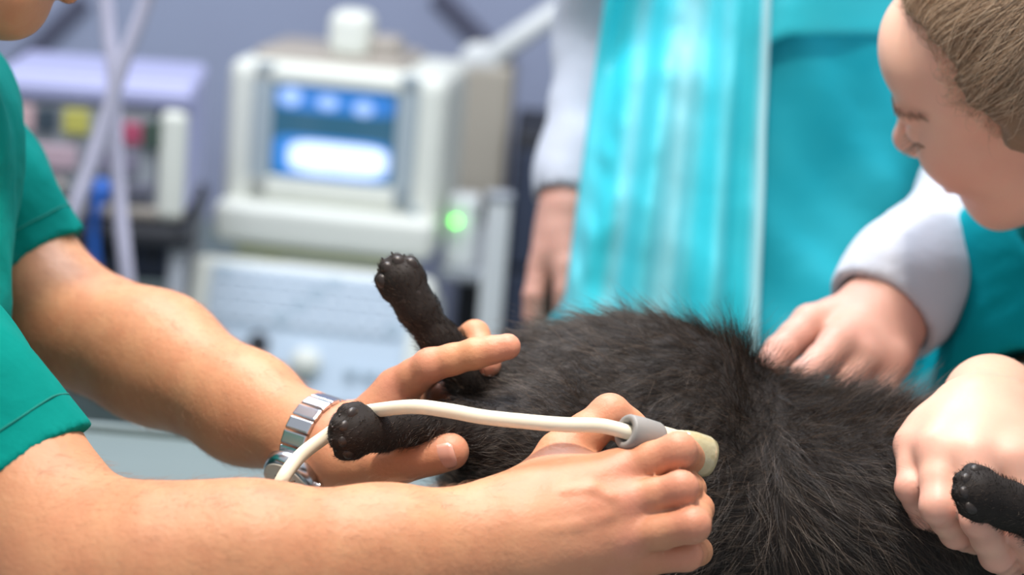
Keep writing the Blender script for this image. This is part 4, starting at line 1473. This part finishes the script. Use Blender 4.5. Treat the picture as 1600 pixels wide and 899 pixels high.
def screen_material():
    m = bpy.data.materials.new('ultrasound_screen')
    m.use_nodes = True
    nt = m.node_tree
    b = nt.nodes['Principled BSDF']
    b.inputs['Base Color'].default_value = (0.01, 0.02, 0.03, 1)
    b.inputs['Roughness'].default_value = 0.15
    tc = nt.nodes.new('ShaderNodeTexCoord')
    sep = nt.nodes.new('ShaderNodeSeparateXYZ')
    nt.links.new(tc.outputs['Object'], sep.inputs[0])

    def math_(op, a, b_=None, c_=None):
        n = nt.nodes.new('ShaderNodeMath')
        n.operation = op
        for i, x in enumerate((a, b_, c_)):
            if x is None:
                continue
            if isinstance(x, (int, float)):
                n.inputs[i].default_value = x
            else:
                nt.links.new(x, n.inputs[i])
        return n.outputs[0]

    def blob(cx, cz, rx, rz, soft, power=2.0):
        dx = math_('POWER', math_('ABSOLUTE', math_('DIVIDE', math_('SUBTRACT', sep.outputs['X'], cx), rx)), power)
        dz = math_('POWER', math_('ABSOLUTE', math_('DIVIDE', math_('SUBTRACT', sep.outputs['Z'], cz), rz)), power)
        r = math_('ADD', dx, dz)
        mr = nt.nodes.new('ShaderNodeMapRange')
        mr.interpolation_type = 'SMOOTHSTEP'
        mr.inputs['From Min'].default_value = 1 + soft
        mr.inputs['From Max'].default_value = max(1 - soft, 0)
        nt.links.new(r, mr.inputs['Value'])
        return mr.outputs['Result']
    # picture content: bright scan area below, header marks above, blue field
    ns = nt.nodes.new('ShaderNodeTexNoise')
    ns.inputs['Scale'].default_value = 60
    nt.links.new(tc.outputs['Object'], ns.inputs['Vector'])
    scan = math_('MULTIPLY', blob(0.010, -0.036, 0.074, 0.024, 0.30, 4.0), math_('ADD', 0.75, math_('MULTIPLY', ns.outputs['Fac'], 0.5)))
    hdr = math_('ADD', blob(-0.066, 0.050, 0.017, 0.014, 0.4), math_('ADD', blob(-0.010, 0.046, 0.016, 0.010, 0.6), blob(0.043, 0.042, 0.015, 0.011, 0.5)))
    band = blob(0.0, 0.048, 0.088, 0.017, 0.5, 6.0)
    low = blob(0.0, -0.036, 0.086, 0.030, 0.5, 6.0)

    def scale(sock, col):
        n = nt.nodes.new('ShaderNodeVectorMath')
        n.operation = 'SCALE'
        n.inputs[0].default_value = col
        nt.links.new(sock, n.inputs['Scale'])
        return n.outputs[0]

    def vadd(a, c):
        n = nt.nodes.new('ShaderNodeVectorMath')
        n.operation = 'ADD'
        nt.links.new(a, n.inputs[0])
        nt.links.new(c, n.inputs[1])
        return n.outputs[0]
    one = math_('ADD', 0.0, 1.0)
    col = vadd(vadd(vadd(scale(one, (0.03, 0.12, 0.20)), scale(scan, (1.05, 1.05, 1.05))), scale(hdr, (0.45, 0.50, 0.62))), vadd(scale(band, (0.01, 0.11, 0.52)), scale(low, (0.02, 0.17, 0.66))))
    nt.links.new(col, b.inputs['Emission Color'])
    b.inputs['Emission Strength'].default_value = 1.0
    return m


def placed(loc, yaw):
    return Matrix.Translation(tuple(loc)) @ Matrix.Rotation(yaw, 4, 'Z')


# ---- ultrasound machine on its trolley
us_o = P(508, 345, 2.93)
usM = placed(us_o, math.radians(-4))
us = empty('ultrasound_machine', (us_o[0], us_o[1] + 0.2, 0.0), 'cream ultrasound machine with a lit blue screen and keyboard console', 'ultrasound machine')
PX = 2.93 / F


def ubox(name, cx, cz, w, h, y0, depth, mat, parent=us, bevel=0.01, tilt=0.0, seg=3):
    """box placed in the machine's own frame, front face at y0; sizes in metres"""
    M = usM @ Matrix.Translation((cx, y0, cz)) @ Matrix.Rotation(tilt, 4, 'X')
    return box(name, (0, depth / 2, 0), (w, depth, h), mat, parent, M, bevel, seg)


ubox('monitor_housing', 0.0, 0.110, 0.325, 0.228, 0.02, 0.30, MAT['cream'], bevel=0.022)
# bezel: four mitred strips framing the recessed tube
for nm, cx, cz, w, h in (('bezel', -0.106, 0.124, 0.030, 0.196), ('bezel', 0.108, 0.124, 0.030, 0.196), ('bezel', 0.0, 0.2055, 0.244, 0.020), ('bezel', 0.0, 0.041, 0.244, 0.030)):
    ubox(nm, cx, cz, w, h, 0.012, 0.02, MAT['bezel'] if w < 0.1 else MAT['cream'], bevel=0.003)
scr_bm = bmesh.new()
nx_, nz_ = 16, 12
gv_ = [[scr_bm.verts.new(((i / nx_ - 0.5) * 0.184, 0.004 * ((2 * i / nx_ - 1) ** 2 + (2 * j / nz_ - 1) ** 2) - 0.004, (j / nz_ - 0.5) * 0.144)) for i in range(nx_ + 1)] for j in range(nz_ + 1)]
for j in range(nz_):
    for i in range(nx_):
        scr_bm.faces.new((gv_[j][i], gv_[j][i + 1], gv_[j + 1][i + 1], gv_[j + 1][i]))
scr = mesh_bm('screen', scr_bm, screen_material(), us, True)
scr.matrix_world = usM @ Matrix.Translation((0.0, 0.0165, 0.126))
tag(scr, 'glowing blue and white ultrasound picture')
ubox('side_switch', 0.130, 0.020, 0.012, 0.022, 0.006, 0.02, MAT['bezel'], bevel=0.003)
ubox('ledge', 0.0, -0.012, 0.325, 0.060, -0.030, 0.30, MAT['cream'], bevel=0.014)
ubox('ledge_shade_line', -0.005, -0.052, 0.245, 0.014, -0.022, 0.05, MAT['olive'], bevel=0.004)  # olive bar stands in for the shadow line under the ledge
tl = math.radians(-24)
ubox('console', -0.006, -0.160, 0.362, 0.225, -0.085, 0.16, MAT['cream'], bevel=0.018, tilt=tl)
ubox('keypad_panel', -0.004, -0.155, 0.296, 0.190, -0.090, 0.02, MAT['panel_blue'], bevel=0.004, tilt=tl)
cM = usM @ Matrix.Translation((-0.004, -0.090, -0.155)) @ Matrix.Rotation(tl, 4, 'X')
key_me = {}
for j in range(4):
    for i in range(12):
        kx, kz = -0.128 + i * 0.0232, 0.082 - j * 0.0205
        wide = 'a' if (i + j) % 7 else 'b'
        if wide not in key_me:
            k_ = box('key', (0, 0, 0), (0.0185, 0.010, 0.0165), MAT['key'] if wide == 'a' else MAT['key_grey'], us, None, 0.002, 2)
            key_me[wide] = k_.data
        else:
            k_ = link('key', key_me[wide], us)
        k_.matrix_world = cM @ Matrix.Translation((kx, -0.003, kz))
for sx, c in ((-0.128, 4),):
    for j in range(c):
        k_ = link('slider_key', key_me['b'], us)
        k_.matrix_world = cM @ Matrix.Translation((sx, -0.003, -0.012 - j * 0.019)) @ Matrix.Scale(1.2, 4, (1, 0, 0))


def cpt(x, y, z):
    return np.array(cM @ Vector((x, y, z)))


cyl('gain_knob', cpt(-0.064, 0.0, -0.018), cpt(-0.064, -0.016, -0.018), 0.0160, 0.0140, MAT['black'], us)
cyl('trackball_ring', cpt(0.008, 0.001, -0.040), cpt(0.008, -0.004, -0.040), 0.031, 0.029, MAT['panel_blue'], us, k=32)
sb = bmesh.new()
bmesh.ops.create_uvsphere(sb, u_segments=24, v_segments=14, radius=0.023)
for v in sb.verts:
    v.co = Vector(cpt(0.008, -0.002, -0.040)) + v.co
mesh_bm('trackball', sb, MAT['cream'], us, True)
for i in range(3):
    cyl('rotary_knob', cpt(0.075 + 0.027 * i, 0, -0.045), cpt(0.075 + 0.027 * i, -0.012, -0.045), 0.0085, 0.0075, MAT['key_grey'], us, k=16)
for i in range(2):
    ubox('console_button', 0.05 + i * 0.04, -0.235, 0.026, 0.012, -0.128, 0.02, MAT['panel_blue'], bevel=0.003, tilt=tl)
# handle hump and gel bottle holder on top
ubox('top_cover', -0.02, 0.226, 0.23, 0.026, 0.06, 0.22, MAT['cream_dark'], bevel=0.013)
ubox('probe_holder', 0.005, 0.268, 0.062, 0.070, 0.06, 0.08, MAT['cream'], bevel=0.018)
ubox('holder_lip', 0.055, 0.248, 0.05, 0.040, 0.08, 0.07, MAT['cream_dark'], bevel=0.012)
base_z = -us_o[2]
ubox('trolley_body', 0.0, (-0.27 + base_z + 0.12) / 2, 0.30, (-0.25) - (base_z + 0.10), 0.04, 0.34, MAT['cream'], bevel=0.015)
ubox('trolley_base', 0.0, base_z + 0.095, 0.42, 0.05, -0.10, 0.55, MAT['grey'], bevel=0.015)
for sx in (-0.18, 0.18):
    for sy in (-0.05, 0.40):
        a = np.array(usM @ Vector((sx - 0.012, sy, base_z + 0.036)))
        b = np.array(usM @ Vector((sx + 0.012, sy, base_z + 0.036)))
        cyl('caster', a, b, 0.036, 0.036, MAT['black'], us, k=20)

# ---- monitoring unit on the left, with its stand
mu_o = P(150, 240, 2.62)
muM = placed(mu_o, math.radians(6))
mu = empty('monitoring_unit', mu_o - V(0, -0.15, 0.10), 'lilac-white electronic unit with coloured front labels beside the ultrasound machine', 'medical device')


def mbox(name, cx, cz, w, h, y0, depth, mat, bevel=0.004, parent=mu):
    return box(name, (cx, y0 + depth / 2, cz), (w, depth, h), mat, parent, muM, bevel, 3)


mbox('case', -0.005, 0.012, 0.26, 0.176, 0.012, 0.26, MAT['lilac'], 0.012)
mbox('front_panel', -0.025, 0.000, 0.205, 0.125, 0.002, 0.02, MAT['grey'], 0.004)
mbox('front_rim', -0.010, 0.078, 0.262, 0.026, -0.004, 0.03, MAT['lilac'], 0.008)
mbox('corner_post', 0.099, -0.010, 0.036, 0.150, -0.008, 0.04, MAT['cream'], 0.012)
mbox('front_rim', -0.010, -0.076, 0.255, 0.018, -0.002, 0.03, MAT['cream_dark'], 0.006)
for nm, cx, cz, w, h, col in (('label_plate', -0.100, 0.040, 0.036, 0.034, (0.60, 0.40, 0.40)), ('label_plate', -0.027, 0.040, 0.034, 0.032, (0.50, 0.46, 0.10)),
                              ('label_plate', 0.041, 0.030, 0.034, 0.028, (0.42, 0.07, 0.13)), ('display_window', 0.072, 0.030, 0.024, 0.036, (0.05, 0.08, 0.06)),
                              ('display_window', -0.065, 0.040, 0.026, 0.032, (0.04, 0.06, 0.08)), ('label_plate', -0.060, -0.008, 0.070, 0.030, (0.50, 0.36, 0.40)),
                              ('display_window', 0.020, -0.008, 0.070, 0.030, (0.22, 0.20, 0.26)), ('label_plate', -0.070, -0.045, 0.050, 0.022, (0.30, 0.22, 0.26)),
                              ('display_window', 0.040, -0.045, 0.070, 0.020, (0.14, 0.14, 0.18))):
    mt = material('panel_colour', col, 0.5)
    mbox(nm, cx, cz, w, h, -0.004, 0.012, mt, 0.002)
for i in range(4):
    a = np.array(muM @ Vector((-0.085 + i * 0.04, 0.004, -0.045)))
    b = np.array(muM @ Vector((-0.085 + i * 0.04, -0.014, -0.045)))
    cyl('dial', a, b, 0.008, 0.007, MAT['cream_dark'], mu, k=16)
# stand with two shelves
stand = empty('equipment_stand', (mu_o[0], mu_o[1] + 0.15, 0), 'dark equipment stand with shelves carrying the lilac-white unit', 'stand')
zs = mu_o[2] - 0.088
for nm, z_ in (('shelf', zs), ('shelf', zs - 0.19), ('shelf', 0.12)):
    mt = MAT['black'] if z_ == zs else MAT['steel']
    box(nm, (-0.015, 0.14, z_ - mu_o[2] - 0.010), (0.29, 0.40, 0.020), mt, stand, muM, 0.004)
for sx in (-0.145, 0.115):
    for sy in (-0.04, 0.32):
        a = np.array(muM @ Vector((sx, sy, 0.0)))
        cyl('post', (a[0], a[1], 0.03), (a[0], a[1], zs + 0.0), 0.012, 0.012, MAT['grey'], stand, k=14)
        cyl('caster', (a[0] - 0.012, a[1], 0.03), (a[0] + 0.012, a[1], 0.03), 0.030, 0.030, MAT['black'], stand, k=16)
# dark box on the lower shelf and a blue bottle
lb = empty('power_supply', P(260, 385, 2.70), 'black box on the lower shelf under the lilac-white unit', 'box')
box('case', (-0.01, 0.15, -0.135), (0.26, 0.26, 0.075), MAT['black'], lb, muM, 0.006)
box('front_plate', (-0.01, 0.016, -0.135), (0.23, 0.008, 0.055), MAT['dark_blue'], lb, muM, 0.002)
for i in range(3):
    a = np.array(muM @ Vector((0.02 + 0.03 * i, 0.014, -0.135)))
    b = np.array(muM @ Vector((0.02 + 0.03 * i, 0.002, -0.135)))
    cyl('knob', a, b, 0.008, 0.007, MAT['black'], lb, k=14)
bl = empty('blue_connector', P(152, 325, 2.56), 'blue plug and cable hanging in front of the lilac-white unit', 'cable plug')
MAT['blue'] = material('blue', (0.01, 0.10, 0.42), 0.5)
tube('cable', [np.array(muM @ Vector((-0.002, 0.0, -0.062))), P(158, 296, 2.57), P(152, 325, 2.56), P(146, 360, 2.57), P(150, 420, 2.58), P(160, 520, 2.6)], 0.0065, MAT['blue'], bl, k=10)
cyl('plug', P(160, 286, 2.575), P(157, 308, 2.565), 0.014, 0.013, MAT['blue'], bl, k=16)

# ---- two breathing hoses crossing in front of the unit
h1 = empty('breathing_hose', P(170, 60, 2.25), 'pale hose running from upper left to lower right before the lilac-white unit', 'hose', 'crossing pale hoses')
tube('hose', PP((150, -420, 2.22), (160, -120, 2.24), (168, 30, 2.25), (177, 110, 2.25), (180, 200, 2.25), (186, 300, 2.25), (197, 420, 2.25), (215, 560, 2.27), (250, 760, 2.30), (270, 1000, 2.34)), 0.0085, MAT['tube'], h1, k=14)
h2 = empty('breathing_hose', P(220, 30, 2.21), 'pale hose leaning from upper right to lower left before the lilac-white unit', 'hose', 'crossing pale hoses')
tube('hose', PP((330, -420, 2.18), (255, -90, 2.20), (222, 20, 2.21), (192, 100, 2.215), (165, 190, 2.22), (138, 270, 2.22), (112, 345, 2.22), (70, 500, 2.24), (30, 700, 2.27), (10, 1000, 2.34)), 0.0085, MAT['tube'], h2, k=14)
hk = empty('hose_hanger', P(240, -440, 2.2), 'metal ceiling hanger holding the two pale hoses', 'hanger')
pz = P(240, -430, 2.2)
cyl('bar', P(120, -420, 2.2), P(360, -420, 2.2), 0.01, 0.01, MAT['chrome'], hk, k=12)
cyl('drop_rod', P(240, -420, 2.2), V(pz[0], pz[1], 2.7), 0.01, 0.01, MAT['chrome'], hk, k=12)

# ---- white articulated lamp arm on a beige column
la = empty('articulated_lamp_arm', P(750, 320, 3.45) * V(1, 1, 0), 'white jointed arm rising from a beige column beside the ultrasound machine', 'lamp arm')
cz_ = P(750, 300, 3.45)
box('column_box', (0, 0, 0), (0.108, 0.12, 0.240), MAT['beige'], la, placed(P(748, 205, 3.45), -0.05), 0.012, 3)
cyl('column', V(cz_[0], cz_[1], 0.05), cz_ + V(0, 0, 0.02), 0.028, 0.028, MAT['black'], la)
cyl('foot', V(cz_[0], cz_[1], 0.0), V(cz_[0], cz_[1], 0.05), 0.10, 0.085, MAT['grey'], la, k=32)
cyl('joint', P(748, 96, 3.37), P(748, 96, 3.45), 0.033, 0.033, MAT['white_paint'], la)
cyl('collar', P(748, 130, 3.42), P(750, 92, 3.42), 0.038, 0.029, MAT['white_paint'], la)
cyl('arm', P(745, 104, 3.39), P(905, -8, 3.39), 0.022, 0.017, MAT['white_paint'], la)
cyl('arm', P(905, -8, 3.39), P(1030, -190, 3.35), 0.017, 0.015, MAT['white_paint'], la)
cyl('elbow_joint', P(905, -8, 3.35), P(905, -8, 3.43), 0.020, 0.020, MAT['white_paint'], la)
loft('lamp_shade', [ring_pts(P(1030, -190, 3.35) + V(0, 0, z_), V(0, 0, 1), r_q, 24) for z_, r_q in ((0.02, 0.03), (0.0, 0.06), (-0.06, 0.09), (-0.055, 0.085), (0.0, 0.05))], MAT['white_paint'], la)

# ---- small charger with a green light, rail and dark cabinet between machine and helper
ch = empty('charger', P(718, 420, 2.98), 'small white box with a glowing green light beside the ultrasound machine', 'charger')
chM = placed(P(720, 365, 3.0), -0.05)
box('case', (0, 0.03, 0), (0.046, 0.06, 0.11), MAT['white_paint'], ch, chM, 0.008, 3)
MAT['led'] = material('led', (0.05, 0.5, 0.05), 0.4, emit=(0.16, 1.0, 0.10), emit_str=7.0)
sb = bmesh.new()
bmesh.ops.create_uvsphere(sb, u_segments=16, v_segments=10, radius=0.0055)
for v in sb.verts:
    v.co = v.co + Vector(P(712, 346, 2.985))
mesh_bm('green_light', sb, MAT['led'], ch, True)
cab = empty('dark_cabinet', P(830, 400, 3.3) * V(1, 1, 0), 'black equipment cabinet standing behind the hanging hand', 'cabinet')
cbM = placed(V(P(890, 400, 3.35)[0], P(890, 400, 3.35)[1], 0), 0)
ctop = P(800, 205, 3.35)[2]
box('body', (0.0, 0.2, ctop / 2 + 0.02), (0.22, 0.36, ctop - 0.04), MAT['black'], cab, cbM, 0.008)
for i in range(4):
    zc = 0.12 + (ctop - 0.14) * (i + 0.5) / 4
    d_ = box('drawer', (0.0, 0.013, zc), (0.20, 0.018, (ctop - 0.14) / 4 - 0.012), MAT['dark_blue'], cab, cbM, 0.004)
    box('handle', (0.0, -0.006, zc + 0.04), (0.12, 0.02, 0.012), MAT['grey'], d_, cbM, 0.004)
box('plinth', (0.0, 0.2, 0.02), (0.20, 0.32, 0.04), MAT['black'], cab, cbM, 0.003)
shelf_c = empty('charger_shelf', P(730, 425, 3.0), 'grey bracket shelf under the small white charger', 'shelf')
sM = placed(P(722, 424, 3.0), 0)
box('board', (0.0, 0.20, -0.006), (0.07, 0.42, 0.012), MAT['grey'], shelf_c, sM, 0.002)
box('bracket', (0.0, 0.38, -0.05), (0.03, 0.02, 0.09), MAT['grey'], shelf_c, sM, 0.002)
rl = empty('drip_stand', P(783, 500, 2.75) * V(1, 1, 0), 'pale upright post standing between the machine and the hanging hand', 'stand')
rp = P(781, 312, 2.66)
box('post', (rp[0], rp[1], rp[2] / 2 + 0.02), (0.032, 0.03, rp[2] - 0.04), MAT['white_paint'], rl, None, 0.006, 3)
box('cap', (rp[0], rp[1], rp[2] + 0.004), (0.036, 0.034, 0.012), MAT['grey'], rl, None, 0.004)
for a in range(4):
    t = a * math.pi / 2 + 0.4
    cyl('foot', (rp[0], rp[1], 0.05), (rp[0] + 0.10 * math.cos(t), rp[1] + 0.10 * math.sin(t), 0.02), 0.018, 0.014, MAT['grey'], rl, k=12)
# dark bars standing in for slanting shadows and creases on the wall
for (x0, y0_, x1, y1_), lb_ in (((165, -10, 60, 90), 'dark slanting strip for a shadowed crease on the wall above the lilac-white unit'), ((690, -20, 800, 95), 'dark slanting strip for a shadowed crease on the wall above the beige column')):
    a, b = P(x0, y0_, 3.9), P(x1, y1_, 3.9)
    a, b = V(a[0], WALL_Y - 0.008, a[2]), V(b[0], WALL_Y - 0.008, b[2])
    d_ = b - a
    ang = math.atan2(d_[2], d_[0])
    M = Matrix.Translation(tuple((a + b) / 2)) @ Matrix.Rotation(-ang, 4, 'Y')
    o = box('wall_shade_strip', (0, 0, 0), (np.linalg.norm(d_), 0.014, 0.035), material('strip', (0.08, 0.085, 0.13), 0.7), None, M, 0.003)
    tag(o, lb_, 'strip')

# ---- low grey-green storage cabinet against the wall on the left
MAT['cabinet_green'] = material('cabinet_green', (0.22, 0.28, 0.275), 0.5, noise=(5, 0.3, (0.19, 0.245, 0.24)))
sc_ = empty('storage_cabinet', P(200, 430, 3.3) * V(1, 1, 0), 'low grey-green storage cabinet behind the equipment stand by the wall', 'cabinet')
sz = P(250, 418, 3.25)[2]
x0_, x1_ = P(-260, 430, 3.3)[0], P(395, 430, 3.3)[0]
yb0, yb1 = 3.08, 3.62
box('body', ((x0_ + x1_) / 2, (yb0 + yb1) / 2, sz / 2 + 0.02), (x1_ - x0_, yb1 - yb0, sz - 0.08), MAT['cabinet_green'], sc_, None, 0.004)
box('worktop', ((x0_ + x1_) / 2, (yb0 + yb1) / 2 - 0.01, sz - 0.0125), (x1_ - x0_ + 0.02, yb1 - yb0 + 0.03, 0.025), MAT['steel'], sc_, None, 0.004)
box('plinth', ((x0_ + x1_) / 2, (yb0 + yb1) / 2 + 0.02, 0.03), (x1_ - x0_ - 0.03, yb1 - yb0 - 0.06, 0.06), MAT['grey'], sc_, None, 0.002)
nd_ = 2
for i in range(nd_):
    w_ = (x1_ - x0_) / nd_
    dr = box('door', (x0_ + w_ * (i + 0.5), yb0 - 0.008, sz / 2 + 0.01), (w_ - 0.012, 0.018, sz - 0.12), MAT['cabinet_green'], sc_, None, 0.003)
    cyl('handle', (x0_ + w_ * (i + 0.5) + (0.12 if i == 0 else -0.12), yb0 - 0.025, sz - 0.20), (x0_ + w_ * (i + 0.5) + (0.12 if i == 0 else -0.12), yb0 - 0.025, sz - 0.08), 0.006, 0.006, MAT['chrome'], dr, k=10)
